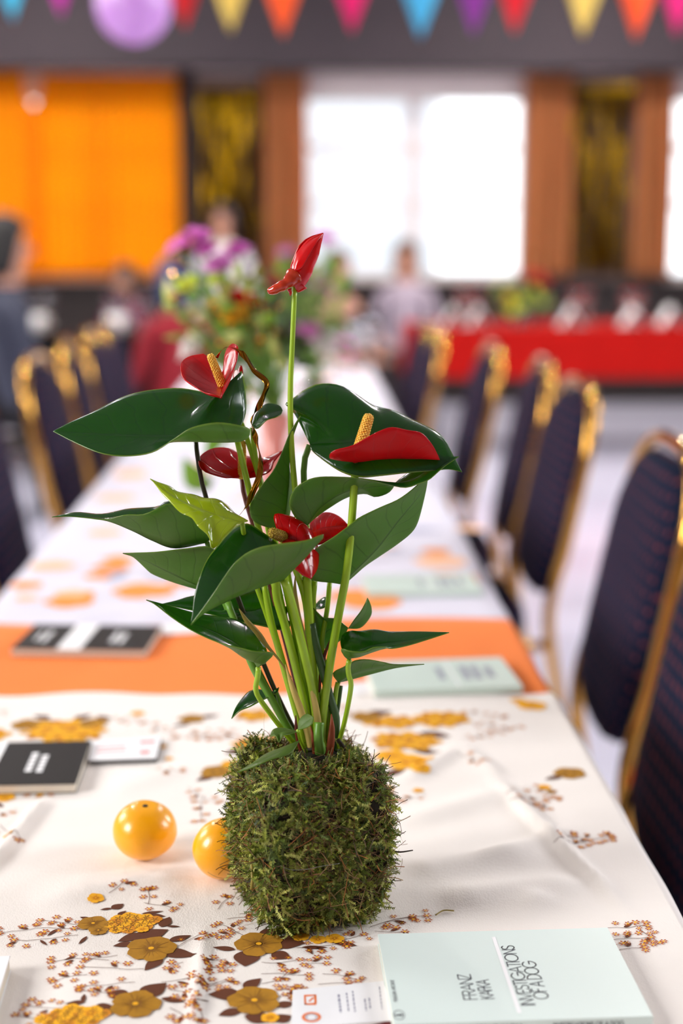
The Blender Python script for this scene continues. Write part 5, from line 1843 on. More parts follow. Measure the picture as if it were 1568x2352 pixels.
def card(name, px, z, label, cat, deco=True, t=.0006, m='white_paper'):
    c = [v2(PZ(a, b, z + t)) for a, b in px]
    area_ = sum(c[i].x * c[(i + 1) % 4].y - c[(i + 1) % 4].x * c[i].y for i in range(4))
    if area_ < 0:
        c = c[::-1]
    ctr = sum(c, Vector((0, 0))) / 4
    T = Thing(name, (ctr.x, ctr.y, z), label, cat)
    mb = MB(); mb.prism([tuple(p) for p in c], z + .0003, z + .0003 + t)
    return T, T.part('sheet', mb, m), z + .0003 + t


T, sh, zc = card('business_card', [(672, 2275), (880, 2254), (905, 2345), (668, 2362)], ZN, 'white business card with two small orange logos, tucked under the sharp pale book', 'card')
zz = zc + .00012


def cq(mb, px, m=0):
    quad_on(mb, [v2(PZ(a, b, zz)) for a, b in px], zz, m)


mb = MB()
for q in ([(698, 2285), (724, 2284), (724, 2287), (698, 2289)], [(698, 2289), (702, 2289), (703, 2308), (699, 2308)], [(699, 2305), (726, 2303), (726, 2308), (699, 2308)], [(721, 2284), (726, 2284), (727, 2304), (722, 2304)], [(708, 2299), (718, 2290), (721, 2292), (711, 2301)]):
    cq(mb, q)
rc = v2(PZ(715, 2336, zz))
ring_on(mb, rc, .0042, .0060, zz, 0, 30)
T.part('logo', mb, 'ink_orange', sh, 'orange square and ring logos')
mb = MB(); ring_on(mb, rc, .0030, .0036, zz, 0, 24)
for x, y0, y1, w in ((775, 2284, 2326, 5), (794, 2280, 2324, 3), (808, 2276, 2324, 3), (836, 2294, 2322, 3), (846, 2292, 2316, 3), (870, 2266, 2318, 2)):
    k = 0
    yy = y0
    while yy < y1:
        hh = random.uniform(4, 9)
        o_ = (yy - y0) * .12
        cq(mb, [(x + o_, yy), (x + w + o_, yy), (x + w + o_ + .6, min(yy + hh, y1)), (x + o_ + .6, min(yy + hh, y1))])
        yy += hh + 2
T.part('small_print', mb, 'ink_soft', sh)
T, sh, zc = card('postcard', [(690, 2400), (910, 2340), (960, 2352), (960, 2420)], ZN - .0002, 'dark red card lying under the white business card', 'card', m=cmat((96, 30, 34)))
T, sh, zc = card('business_card', [(212, 1701), (371, 1693), (358, 1742), (203, 1747)], ZN + .004, 'white card with red print beside the black book on the cream cloth', 'card')
zz = zc + .00012
mb = MB(); cq(mb, [(322, 1724), (344, 1723), (343, 1731), (321, 1732)]); cq(mb, [(322, 1702), (356, 1700), (355, 1706), (321, 1708)]); cq(mb, [(225, 1716), (290, 1712), (289, 1715), (224, 1719)]); cq(mb, [(222, 1726), (290, 1722), (289, 1725), (221, 1729)])
T.part('small_print', mb, cmat((226, 150, 150)), sh)
T, sh, zc = card('notebook', [(206, 1705), (372, 1697), (360, 1744), (205, 1749)], ZN, 'thin dark booklet under the white card by the black book', 'booklet', t=.0034, m='black_cover')
T, sh, zc = card('postcard', [(372, 1434), (462, 1430), (456, 1452), (372, 1458)], ZO + .0012, 'white card beside the black book on the orange cloth', 'card')
T, sh, zc = card('postcard', [(775, 1572), (880, 1560), (880, 1590), (770, 1599)], ZN, 'white card beside the pale book half on the orange cloth', 'card')
# corner of another white book reaching in from the side
A = v2(PZ(24, 2196, ZN + .011))
T, cov, zt, ex, ey, c = book('white paperback whose corner reaches in beside the floral print', A - Vector((1, .05)).normalized() * .16, Vector((1, .05)), .16, .11, .011, 'white_paper')
# dry stalk on the cloth
p0, p1, p2_ = PZ(1000, 2107, ZN), PZ(1018, 2098, ZN), PZ(1042, 2100, ZN)
mb = MB(); mb.tube(catmull([Vector((p.x, p.y, ZN + float(H(p.x, p.y)) + .0014)) for p in (p0, p1, p2_)], 10), .0005, 6)
solo('dry_stalk', mb, 'sheath_tan', 'short dry straw lying loose on the cream cloth', 'straw', Vector((p1.x, p1.y, ZN)))
#@@ROOM


# ------------------------------------------------------------------ banquet chairs
def make_chair():
    """faces +Y (sitter looks along +Y), back at y=0; gold tube frame, navy pads"""
    T = Thing('banquet_chair', (0, 0, 0), 'x', 'chair')
    lean = lambda z: -.205 * max(0, z - .44) if z > .44 else -.16 * (.44 - z) * 1.0
    W = .205
    # back legs running up into the rounded top: one tube
    pts = [(W - .01, lean(0) , 0), (W, lean(.2), .2), (W, lean(.44), .44), (W, lean(.60), .60), (W - .004, lean(.74), .74)]
    arch = []
    for a in np.linspace(0, math.pi, 13):
        z = .76 + .155 * math.sin(a) ** .85
        arch.append((W * math.copysign(abs(math.cos(a)) ** .62, math.cos(a)) * .985, lean(z), z))
    left = [(-x, y, z) for x, y, z in pts[::-1]]
    mb = MB(); mb.tube(catmull(pts + arch[1:-1] + left, 80), .0125, 10, side=(0, 1, 0))
    T.part('back_frame', mb, 'gold')
    # back pad: outline inside the arch, rounded foot
    outline = []
    for a in np.linspace(0, math.pi, 15):
        outline.append((.187 * math.copysign(abs(math.cos(a)) ** .62, math.cos(a)), .76 + .138 * math.sin(a) ** .85))
    for z in (.70, .64, .58):
        outline.append((-.187, z))
    for a in np.linspace(0, math.pi, 11):
        outline.append((-.184 * math.copysign(abs(math.cos(a)) ** .7, math.cos(a)), .55 - .085 * math.sin(a) ** .9))
    for z in (.58, .64, .70):
        outline.append((.187, z))
    n = len(outline)
    mb = MB()
    cx, cz = 0, .67
    rows, uvs = [], []
    for k, yo in ((0, .032), (.55, .032), (.86, .028), (.97, .018), (1.0, 0.004), (.97, -.012), (.86, -.018), (.5, -.02), (0, -.02)):
        row, uvr = [], []
        for x, z in outline:
            X, Z = cx + (x - cx) * k, cz + (z - cz) * k
            row.append((X, lean(Z) + yo, Z)); uvr.append((X, Z))
        rows.append(row); uvs.append(uvr)
    mb.grid(rows, 0, True, uvs, close=True)
    T.part('back_pad', mb, 'fabric')
    # seat
    mb = MB()
    ol = []
    for a in np.linspace(0, 2 * math.pi, 33)[:-1]:
        ol.append((.215 * math.copysign(abs(math.cos(a)) ** .45, math.cos(a)), .235 + .205 * math.copysign(abs(math.sin(a)) ** .45, math.sin(a))))
    rows, uvs = [], []
    for k, z in ((0, .395), (.9, .395), (.99, .405), (1.0, .425), (.98, .445), (.88, .462), (.5, .468), (0, .47)):
        rows.append([(x * k, .235 + (y - .235) * k, z) for x, y in ol]); uvs.append([(x * k, y * k) for x, y in ol])
    mb.grid(rows, 0, True, uvs, close=True)
    T.part('seat', mb, 'fabric')
    for s in (-1, 1):
        mb = MB(); mb.tube([(s * .195, .425, .40), (s * .2, .44, .2), (s * .205, .45, 0)], .0125, 10)
        T.part('front_leg', mb, 'gold')
        mb = MB(); mb.tube([(s * W, lean(.39), .385), (s * .2, .2, .385), (s * .195, .425, .385)], .011, 8)
        T.part('seat_rail', mb, 'gold')
    mb = MB(); mb.tube([(-.195, .425, .385), (.195, .425, .385)], .011, 8)
    T.part('seat_rail', mb, 'gold')
    return T.o


chair0 = make_chair()
first = True
LAB_R = 'gold-framed navy banquet chair, %s from the titled mint book in its row'
ORD = ['first', 'second', 'third', 'fourth', 'fifth', 'sixth', 'seventh']
LAB_L = 'gold-framed navy banquet chair, %s from the black books in its row'


def put_chair(x, y, rz, label, group):
    global first
    o = chair0 if first else copy_tree(chair0)
    first = False
    o.location = (x, y, 0); o.rotation_euler = (0, 0, rz)
    o['label'] = label; o['group'] = group


for x, y, da in ((.42, 1.535, .02), (.462, 2.13, -.02), (.50, 3.06, .03), (.515, 3.62, -.04), (.455, 4.15, .02), (.375, 4.95, 0.0), (.37, 5.43, .03)):
    put_chair(x, y, math.pi / 2 + da, LAB_R % ORD.pop(0), 'chairs along the pale book side of the long table')
ORD = ['first', 'second', 'third', 'fourth', 'fifth']
for x, y, da in ((-.60, 2.92, .02), (-.615, 3.78, -.03), (-.63, 4.38, .04), (-.63, 4.88, -.02), (-.64, 5.38, .0)):
    put_chair(x, y, -math.pi / 2 + da, LAB_L % ORD.pop(0), 'chairs along the black book side of the long table')


# ------------------------------------------------------------------ other tables at the back of the hall
def side_table(x0, x1, y0, y1, m, label, drop, clabel):
    T = Thing('trestle_table', ((x0 + x1) / 2, (y0 + y1) / 2, 0), label, 'table')
    mb = MB(); mb.box(((x0 + x1) / 2, (y0 + y1) / 2, .722), (x1 - x0, y1 - y0, .028)); T.part('tabletop', mb, 'table_top')
    for x in (x0 + .15, x1 - .15):
        for y in (y0 + .1, y1 - .1):
            mb = MB(); mb.tube([(x, y, 0), (x, y, .71)], .016, 8); T.part('leg', mb, 'steel')
    # cloth with hanging folds all round
    per, n = [], 0
    X0, X1, Y0, Y1 = x0 - .006, x1 + .006, y0 - .006, y1 + .006
    m_ = 40
    for a, b in (((X0, Y0), (X1, Y0)), ((X1, Y0), (X1, Y1)), ((X1, Y1), (X0, Y1)), ((X0, Y1), (X0, Y0))):
        nn = max(4, int(math.hypot(b[0] - a[0], b[1] - a[1]) / .04))
        for k in range(nn):
            t = k / nn
            nx, ny = (b[1] - a[1]), -(b[0] - a[0])
            L = math.hypot(nx, ny)
            per.append((a[0] + (b[0] - a[0]) * t, a[1] + (b[1] - a[1]) * t, nx / L, ny / L))
    rows = []
    cx, cy = (x0 + x1) / 2, (y0 + y1) / 2
    for k in (0.0, .5, .97):
        rows.append([(cx + (p[0] - cx) * k, cy + (p[1] - cy) * k, .7385) for p in per])
    for d in (0.0, .03, .3, .65, 1.0):
        rows.append([(p[0] + p[2] * (.004 + d * .012 * (1 + math.sin(i * .9 + math.sin(i * .37)))), p[1] + p[3] * (.004 + d * .012 * (1 + math.sin(i * .9 + math.sin(i * .37)))), .738 - .002 - d * drop) for i, p in enumerate(per)])
    mb = MB(); mb.grid(rows, close=True)
    solo('tablecloth', mb, m, clabel, 'tablecloth', (cx, cy, .7385))


RY0 = PZ(1200, 752, .74).y
side_table(.62, 3.4, RY0, RY0 + .76, 'red_cloth', 'trestle table under the red cloth below the windows', .285, 'plain red tablecloth hanging low over the table by the windows')
side_table(-3.4, -.72, 7.6, 8.3, 'black_cloth', 'trestle table under the black cloth below the orange curtains', .5, 'black tablecloth on the table below the orange curtains')

ZRT = .7395


def wineglass(x, y, z, s, label, group):
    mb = MB()
    mb.lathe([(.032 * s, 0), (.032 * s, .002), (.006 * s, .006), (.004 * s, .02), (.004 * s, .07 * s), (.012 * s, .08 * s), (.034 * s, .11 * s), (.038 * s, .14 * s), (.033 * s, .19 * s), (.0315 * s, .19 * s), (.0365 * s, .14 * s), (.032 * s, .112 * s), (.006 * s, .086 * s), (0.0001, .085 * s)], (x, y, z), 20)
    return solo('wine_glass', mb, 'glass', label, 'glass', Vector((x, y, z)), group)


def cup(x, y, z, label, group, s=1.0):
    T = Thing('cup', (x, y, z), label, 'cup', group)
    mb = MB(); mb.lathe([(.02 * s, 0), (.03 * s, .002), (.040 * s, .04 * s), (.042 * s, .075 * s), (.039 * s, .075 * s), (.036 * s, .04 * s), (.02 * s, .008), (.0001, .008)], (x, y, z), 22)
    T.part('bowl', mb, 'porcelain')
    mb = MB(); mb.tube(catmull([Vector((x + .038 * s, y, z + .06 * s)), Vector((x + .062 * s, y, z + .055 * s)), Vector((x + .06 * s, y, z + .03 * s)), Vector((x + .034 * s, y, z + .02 * s))], 12), .004, 6)
    T.part('handle', mb, 'porcelain')


def napkin(x, y, z, label, group, rz=0.0):
    rows = []
    for i in range(9):
        rows.append([])
        for j in range(9):
            u, v = (i / 8 - .5), (j / 8 - .5)
            h = .12 * max(0, 1 - 2.2 * abs(u)) * (1 - .4 * abs(v)) + .004
            p = Matrix.Rotation(rz, 3, 'Z') @ Vector((u * .13, v * .16, h))
            rows[-1].append(Vector((x, y, z)) + p)
    mb = MB(); mb.grid(rows)
    o = solo('napkin', mb, 'white_paper', label, 'napkin', Vector((x, y, z)), group)
    solid(o, .002, -1)


def rx(px, y):
    return PZ(px, 700, .74).x if y is None else PY(px, 700, y).x


gy = RY0 + .22
for px in (1062, 1098, 1318, 1352, 1442, 1472):
    wineglass(rx(px, gy), gy + (.1 if px in (1098, 1352, 1472) else 0), ZRT, 1.15, 'clear stemmed glass standing on the red tablecloth', 'glasses on the red table')
for px in (1040, 1098, 1310, 1452, 1538):
    napkin(rx(px, RY0 + .1), RY0 + .1, ZRT, 'folded white napkin set along the edge of the red tablecloth', 'napkins on the red table')
for px in (50, 95, 250, 280, 325):
    wineglass(rx(px, 7.8), 7.8 + (px % 20) * .01, ZRT, 1.2, 'clear stemmed glass standing on the black tablecloth', 'glasses on the black table')
for px in (80, 265):
    cup(rx(px, 7.72), 7.72, ZRT, 'white cup standing on the black tablecloth', 'cups on the black table', 1.3)
# tableware at the far end of the long table
for px, y in ((822, 5.55), (800, 5.3), (850, 5.62), (765, 4.9)):
    wineglass(PY(px, 700, y).x, y, ZW + .003, 1.1, 'clear stemmed glass near the far end of the white printed cloth', 'glasses at the table end')


# ------------------------------------------------------------------ bouquets
def rot_to(v):
    return Vector((0, 0, 1)).rotation_difference(Vector(v)).to_matrix()


def bloom_mesh(c, r, axis, layers=3, seed=0, cup_=.6):
    rg = random.Random(seed)
    R = rot_to(axis)
    mb = MB()
    for l in range(layers):
        npet = 5 + l
        open_ = .35 + .5 * l / max(1, layers - 1)
        for k in range(npet):
            a0 = 2 * math.pi * (k + .5 * (l % 2)) / npet + rg.uniform(-.2, .2)
            rows = []
            for i in range(5):
                t = i / 4
                w = math.sin(math.pi * (.12 + .76 * t)) * .62 * r
                row = []
                for j in range(5):
                    s = (j / 4 - .5) * 2
                    rad = r * open_ * t * (1 + .15 * t) + .04 * r
                    h = r * (1 - open_ * .6) * (t ** .8) * cup_ * 2 - .15 * r * t * t * open_ + .05 * r * s * s
                    ang = a0 + s * w / (rad + .35 * r)
                    row.append(Vector(c) + R @ Vector((rad * math.cos(ang), rad * math.sin(ang), h + .03 * r * math.sin(5 * s + k))))
                rows.append(row)
            mb.grid(rows)
    return mb


def simple_leaf_mesh(a, b, w, bend=.1):
    a, b = Vector(a), Vector(b)
    ax = b - a
    s = ax.cross(Vector((.3, 1, .2))).normalized()
    nn = ax.cross(s).normalized()
    rows, uvs = [], []
    for i in range(9):
        t = i / 8
        c = a + ax * t + nn * (bend * ax.length * math.sin(math.pi * t))
        hw = w * math.sin(math.pi * t ** .75) * .5 + .0004
        rows.append([c - s * hw + nn * hw * .3, c, c + s * hw + nn * hw * .3]); uvs.append([(0, t), (.5, t), (1, t)])
    mb = MB(); mb.grid(rows, 0, True, uvs)
    return mb


def bouquet(label, y, base_px, blooms, leaves, rim=.24, vz=ZW + .0025, extra=None, rim_r=.022):
    """blooms: (px, py, radius px, colour, dy)"""
    bxw = PY(base_px, 900, y).x
    base = Vector((bxw, y, vz))
    k = y / FPX
    top = base + Vector((0, 0, rim))

    def over_rim(a):
        """way of a stem from the mouth of the vase to the point a, clear of the rim"""
        j = Vector((random.uniform(-.4, .4), random.uniform(-.4, .4), 0)) * rim_r
        h = Vector((a.x - base.x, a.y - base.y, 0))
        if h.length > rim_r and a.z < top.z + h.length * 1.2:
            lip = Vector((base.x, base.y, top.z + .022)) + h.normalized() * (rim_r + .006)
            return [top + j * .5 - Vector((0, 0, .02)), lip]
        return [top + j, (top + a) / 2 + Vector((0, 0, .01))]

    def clear(p):
        h = math.hypot(p.x - base.x, p.y - base.y)
        if h < rim_r + .03 and p.z < top.z + .02:
            p = Vector((p.x, p.y, top.z + .02 + random.uniform(0, .03)))
        return p

    T = Thing('bouquet', base + Vector((0, 0, .02)), label, 'bouquet')
    for i, (px, py, r, col, dy) in enumerate(blooms):
        c = PY(px, py, y + dy)
        axis = (c - top).normalized() + Vector((0, -.5, .3))
        if col == 'spathe':
            rr = r * k
            rows = []
            for a in np.linspace(0, 1, 13):
                w = rr * math.sin(math.pi * a ** .7) * .8
                rows.append([c + RT * (rr * (2 * a - 1)) + Vector((0, -.35 * w * (1 - abs(s)) - .2 * rr * s, s * w * .8 + .25 * rr * (1 - a))) for s in (-1, -.5, 0, .5, 1)])
            mb = MB(); mb.grid(rows, 0, True, [[(j / 4, i / 12) for j in range(5)] for i in range(13)])
            f = T.part('flower', mb, 'spathe'); solid(f, .001, 0)
            mb = MB(); mb.tube([c, c + Vector((0, -.005, rr * .9))], [.006, .004], 8); T.part('spadix', mb, 'spadix', f)
        else:
            mb = bloom_mesh(c, r * k * 1.35, axis, 3, i)
            f = T.part('flower', mb, cmat(col, .6, .3)); solid(f, .0006, 0)
        mb = MB(); mb.tube(catmull([base + Vector((random.uniform(-.008, .008), random.uniform(-.008, .008), .03))] + over_rim(c) + [c], 16), .0018, 6)
        T.part('stem', mb, 'stem_green', f)
    for i, (px, py, px2, py2, w, col, dy) in enumerate(leaves):
        a, b = PY(px, py, y + dy), PY(px2, py2, y + dy * .7 + random.uniform(-.03, .03))
        a, b = clear(a), clear(b)
        f = T.part('leaf', simple_leaf_mesh(a, b, w * k), cmat(col, .45, .3)); solid(f, .0005, 0)
        mb = MB(); mb.tube(catmull([base + Vector((random.uniform(-.008, .008), random.uniform(-.008, .008), .03))] + over_rim(a) + [a], 16), .0014, 5)
        T.part('stem', mb, 'stem_green', f)
    if extra:
        extra(T)
    return T


PINK, PINK2, LIME, OLV, GRN, DGRN, CRM, YEL, WHT, RED = (246, 140, 230), (236, 156, 222), (214, 230, 60), (180, 190, 104), (124, 174, 50), (64, 96, 44), (240, 236, 184), (250, 190, 10), (242, 236, 232), (200, 10, 14)


def vase(label, x, y, z, prof, m):
    mb = MB(); mb.lathe(prof, (x, y, z), 28)
    return solo('vase', mb, m, label, 'vase', Vector((x, y, z)))


VY = 2.05
vx = PY(632, 1000, VY).x
prof = [(.020, 0), (.022, .003), (.021, .05), (.0205, .15), (.022, .235), (.0195, .235), (.018, .15), (.018, .02), (.0001, .015)]
vase('slender pink vase holding the bright pink and lime bouquet', vx, VY, ZW + .0025, prof, 'vase_pink')
rr = random.Random(3)
lv = []
for (cx, cy, n_, cols, sp) in ((470, 650, 12, (LIME, CRM, LIME, GRN), 45), (440, 720, 7, (LIME, CRM, OLV), 40), (520, 720, 12, (GRN, OLV, DGRN, LIME), 50), (560, 830, 10, (GRN, DGRN, OLV), 60), (580, 640, 7, (OLV, GRN), 35), (640, 820, 10, (OLV, DGRN, GRN), 50), (620, 700, 6, (OLV, GRN), 40)):
    for i in range(n_):
        x, y_ = cx + rr.uniform(-sp, sp), cy + rr.uniform(-sp, sp)
        a = rr.uniform(0, 6.28); l = rr.uniform(28, 52)
        lv.append((x, y_, x + l * math.cos(a), y_ + l * math.sin(a) * .8 - 12, rr.uniform(16, 28), rr.choice(cols), rr.uniform(-.08, .08)))
lv += [(480, 1125, 420, 1050, 60, GRN, -.05), (570, 1130, 470, 1065, 70, GRN, .02), (400, 700, 378, 650, 20, LIME, 0), (430, 770, 375, 775, 16, OLV, 0)]


def gold_bits(T):
    for (px, py, s) in ((418, 575, 1), (412, 668, 2), (545, 770, 3), (515, 752, 4), (575, 735, 5), (622, 735, 6), (500, 700, 7), (610, 770, 8)):
        rg = random.Random(s)
        rows = []
        c0 = PY(px, py, VY - .03)
        for i in range(28):
            t = i / 27
            a = t * 7 + s
            p = c0 + Vector((.016 * math.cos(a), .016 * math.sin(a), .05 * (t - .5)))
            d = Vector((.3 * math.cos(a), .3 * math.sin(a), 1)).normalized() * .0035
            rows.append([p - d, p + d])
        mb = MB(); mb.grid(rows); f = T.part('foil_curl', mb, 'foil'); solid(f, .0002, 0)


bouquet('tall bouquet of pink blooms, lime foliage and a red anthurium in the slender pink vase', VY, 632,
        [(450, 568, 34, PINK, 0), (412, 578, 22, PINK, .02), (508, 622, 28, PINK2, -.03), (548, 592, 28, PINK, .04), (478, 585, 20, PINK, -.02), (568, 700, 46, 'spathe', -.02), (545, 735, 26, YEL, -.04), (575, 760, 22, YEL, 0), (455, 810, 34, WHT, .05), (520, 680, 16, YEL, .02)],
        lv, extra=gold_bits)
V2Y = 3.5
vx2 = PY(720, 850, V2Y).x
vase('round clear vase of the looser bouquet beyond the pink vase', vx2, V2Y, ZW + .0025, [(.03, 0), (.045, .005), (.055, .05), (.05, .10), (.035, .14), (.033, .14), (.047, .10), (.052, .05), (.042, .008), (.0001, .006)], 'glass')
lv = []
for i in range(46):
    x, y_ = 720 + rr.uniform(-75, 75), 700 + rr.uniform(-110, 110)
    a = rr.uniform(0, 6.28); l = rr.uniform(22, 40)
    lv.append((x, y_, x + l * math.cos(a), y_ + l * math.sin(a) - 8, rr.uniform(14, 24), rr.choice((GRN, DGRN, OLV, DGRN)), rr.uniform(-.12, .12)))
bouquet('looser bouquet of pink and white blooms in the round clear vase', V2Y, 720,
        [(745, 560, 22, PINK, 0), (660, 590, 18, PINK2, .05), (715, 665, 18, PINK2, 0), (755, 680, 18, PINK, .04), (708, 770, 22, PINK, -.04), (785, 805, 22, PINK, -.04), (745, 800, 28, WHT, -.05), (690, 620, 18, OLV, 0), (640, 660, 18, RED, .05), (700, 720, 18, OLV, 0)], lv, rim=.145, rim_r=.034)
V3Y = RY0 + .3
lv = []
for i in range(26):
    x, y_ = 1195 + rr.uniform(-55, 55), 700 + rr.uniform(-45, 30)
    a = rr.uniform(0, 6.28); l = rr.uniform(18, 30)
    lv.append((x, y_, x + l * math.cos(a), y_ + l * math.sin(a) - 8, rr.uniform(10, 18), rr.choice((GRN, DGRN, LIME, OLV)), rr.uniform(-.12, .12)))
vase('squat clear vase on the red tablecloth', PY(1200, 740, V3Y).x, V3Y, ZRT, [(.05, 0), (.06, .004), (.06, .09), (.055, .09), (.055, .01), (.0001, .008)], 'glass')
bouquet('small bouquet with a red bloom on the red tablecloth', V3Y, 1200, [(1226, 655, 24, RED, 0), (1180, 690, 14, YEL, 0), (1150, 670, 14, OLV, 0)], lv, rim=.095, vz=ZRT, rim_r=.06)


# ------------------------------------------------------------------ guests
def person(label, x, y, face, seated, shirt, trousers, hair, hz, arms='down', long_hair=True):
    """hz: height of the head centre above the floor; face: heading angle the person looks toward (0 = +Y)"""
    s = 1.0
    if seated:
        s = hz / 1.20          # the whole sitter in proportion, seat at its usual height
        hip = .47 * s
    else:
        s = hz / 1.58
        hip = hz - .70 * s
    pts, rad, ed = [], [], []

    def pt(p, r, par=None):
        pts.append(Vector(p) * 1.0); rad.append(r)
        if par is not None:
            ed.append((par, len(pts) - 1))
        return len(pts) - 1

    pel = pt((0, 0, hip), (.15 * s, .11 * s))
    wai = pt((0, 0, hip + .2 * s), (.125 * s, .095 * s), pel)
    che = pt((0, .01, hip + .36 * s), (.155 * s, .105 * s), wai)
    sho = pt((0, 0, hz - .235 * s), (.12 * s, .08 * s), che)
    nec = pt((0, .005, hz - .15 * s), (.054 * s, .054 * s), sho)
    jaw = pt((0, .025, hz - .07 * s), (.066 * s, .076 * s), nec)
    hed = pt((0, .015, hz), (.078 * s, .095 * s), jaw)
    pt((0, .01, hz + .075 * s), (.064 * s, .075 * s), hed)
    hands = []
    for sg in (-1, 1):
        sh = pt((sg * .18 * s, 0, hz - .265 * s), (.056 * s, .056 * s), sho)
        if arms == 'table':
            el = pt((sg * .235 * s, .08, hip + .2 * s), (.042 * s, .042 * s), sh)
            wr = pt((sg * .14 * s, .30 * s, hip + .16 * s), (.028 * s, .028 * s), el)
            hd = Vector((-sg * .25, .9, -.05)).normalized()
        elif seated:                                    # hands resting on the thighs
            el = pt((sg * .225 * s, .03, hip + .2 * s), (.042 * s, .042 * s), sh)
            wr = pt((sg * .135 * s, .25 * s, hip + .115 * s), (.028 * s, .028 * s), el)
            hd = Vector((-sg * .08, .95, -.06)).normalized()
        else:
            el = pt((sg * .235 * s, -.01, hip + .17 * s), (.042 * s, .042 * s), sh)
            wr = pt((sg * .225 * s, .08, hip - .06 * s), (.028 * s, .028 * s), el)
            hd = Vector((0, .25, -1)).normalized()
        w = Vector(pts[wr])
        pm = pt(w + hd * .07 * s, (.036 * s, .02 * s), wr)
        sd = Vector((1, 0, 0))
        for f, ln in ((-.024, .062), (-.008, .074), (.008, .07), (.024, .056)):
            a = pt(Vector(pts[pm]) + sd * f * s + hd * .035 * s, (.0095 * s, .0095 * s), pm)
            pt(Vector(pts[a]) + hd * ln * s * .8 + Vector((0, -.012, -.012)), (.008 * s, .008 * s), a)
        th = pt(w + hd * .045 * s + sd * (-sg) * .036 * s, (.0105 * s, .0105 * s), wr)
        pt(Vector(pts[th]) + hd * .04 * s + sd * (-sg) * .014 * s, (.009 * s, .009 * s), th)
    for sg in (-1, 1):
        if seated:
            hp = pt((sg * .095 * s, .06 * s, hip - .02 * s), (.088 * s, .085 * s), pel)
            kn = pt((sg * .12 * s, .44 * s, hip), (.062 * s, .062 * s), hp)
            an = pt((sg * .12 * s, .45 * s, .075), (.042 * s, .042 * s), kn)
            pt((sg * .125 * s, .60 * s, .03), (.04 * s, .03 * s), an)
        else:
            hp = pt((sg * .09 * s, 0, hip - .08 * s), (.09 * s, .09 * s), pel)
            kn = pt((sg * .10 * s, .015, hip * .53), (.06 * s, .06 * s), hp)
            an = pt((sg * .10 * s, -.01, .085), (.042, .042), kn)
            pt((sg * .11 * s, .14, .03), (.04, .03), an)
    me = bpy.data.meshes.new('body')
    me.from_pydata([tuple(p) for p in pts], ed, [])
    tmp = bpy.data.objects.new('body_tmp', me)
    COL.objects.link(tmp)
    sk = tmp.modifiers.new('skin', 'SKIN')
    if not me.skin_vertices:
        return None
    for i, r in enumerate(rad):
        me.skin_vertices[0].data[i].radius = r
        me.skin_vertices[0].data[i].use_root = (i == 0)
    sk.use_smooth_shade = True
    sub = tmp.modifiers.new('sub', 'SUBSURF'); sub.levels = 2; sub.render_levels = 2
    dg = bpy.context.evaluated_depsgraph_get()
    body_me = bpy.data.meshes.new_from_object(tmp.evaluated_get(dg))
    body_me.name = 'body'
    bpy.data.objects.remove(tmp)
    T = Thing('person', (0, 0, 0), label, 'person')
    for m in (M['skin'], shirt, trousers, M['dark_wood']):
        body_me.materials.append(m)
    zn, zw = hz - .165 * s, hip + .06 * s
    lap = arms == 'table' or seated
    ywr = (.31 if arms == 'table' else .26) * s
    bm = bmesh.new(); bm.from_mesh(body_me)             # clean cut lines at collar, waist, cuffs and shoes
    for co, no in (((0, 0, zn), (0, 0, 1)), ((0, 0, zw), (0, 0, 1)), ((0, 0, .09), (0, 0, 1)), ((0, ywr, 0), (0, 1, 0)) if lap else ((0, 0, hip - .07 * s), (0, 0, 1))):
        bmesh.ops.bisect_plane(bm, geom=bm.verts[:] + bm.edges[:] + bm.faces[:], plane_co=co, plane_no=no)
    bm.to_mesh(body_me); bm.free()
    mi = []
    hpos = [Vector(p) for p in hands]
    for p in body_me.polygons:
        c = p.center
        if c.z > zn:
            mi.append(0)
        elif c.z < .09:
            mi.append(3)
        elif c.z < zw and (abs(c.x) < .19 * s):
            mi.append(2)
        else:
            d = abs(c.x)
            hand = (lap and c.y > ywr) or (not lap and c.z < hip - .07 * s and d > .19 * s)
            mi.append(0 if hand else 1)
    body_me.polygons.foreach_set('material_index', mi)
    body_me.polygons.foreach_set('use_smooth', [True] * len(mi))
    body = bpy.data.objects.new('body', body_me); COL.objects.link(body); body.parent = T.o
    # hair cap
    rows = []
    for i in range(13):
        t = i / 12
        row = []
        for j in range(25):
            a = 2 * math.pi * j / 24
            front = max(0, math.cos(a - math.pi / 2))
            low = (.14 if long_hair else .04) * s
            end = math.pi * (.5 + (.0 if not long_hair else .06)) * (1 - .42 * front)
            th = end * t
            r = .093 * s
            xv, yv, zv = r * math.sin(th) * math.cos(a), r * 1.14 * math.sin(th) * math.sin(a), r * 1.12 * math.cos(th)
            drop = low * max(0, t - .7) / .3 * (1 - front) ** 2 * (1 if math.sin(a) < .35 else 0.25)
            row.append((xv, yv + .006, hz + .032 * s + zv - drop))
        rows.append(row)
    mb = MB(); mb.grid(rows)
    h = T.part('hair', mb, hair); solid(h, .012, 0)
    for sg in (-1, 1):
        mb = MB(); mb.blob((sg * .032 * s, .098 * s, hz + .008), (.012 * s, .006 * s, .007 * s), 8, 6); T.part('eye', mb, M['black_cloth'])
    mb = MB(); mb.tube([(0, .10 * s, hz + .01 * s), (0, .118 * s, hz - .022 * s), (0, .1 * s, hz - .03 * s)], [.007 * s, .013 * s, .008 * s], 8); T.part('nose', mb, M['skin'])
    mb = MB(); mb.blob((0, .092 * s, hz - .056 * s), (.024 * s, .008 * s, .007 * s), 10, 6); T.part('mouth', mb, cmat((170, 80, 80)))
    for sg in (-1, 1):
        mb = MB(); mb.blob((sg * .082 * s, .0, hz - .01 * s), (.012 * s, .022 * s, .032 * s), 8, 6); T.part('ear', mb, M['skin'])
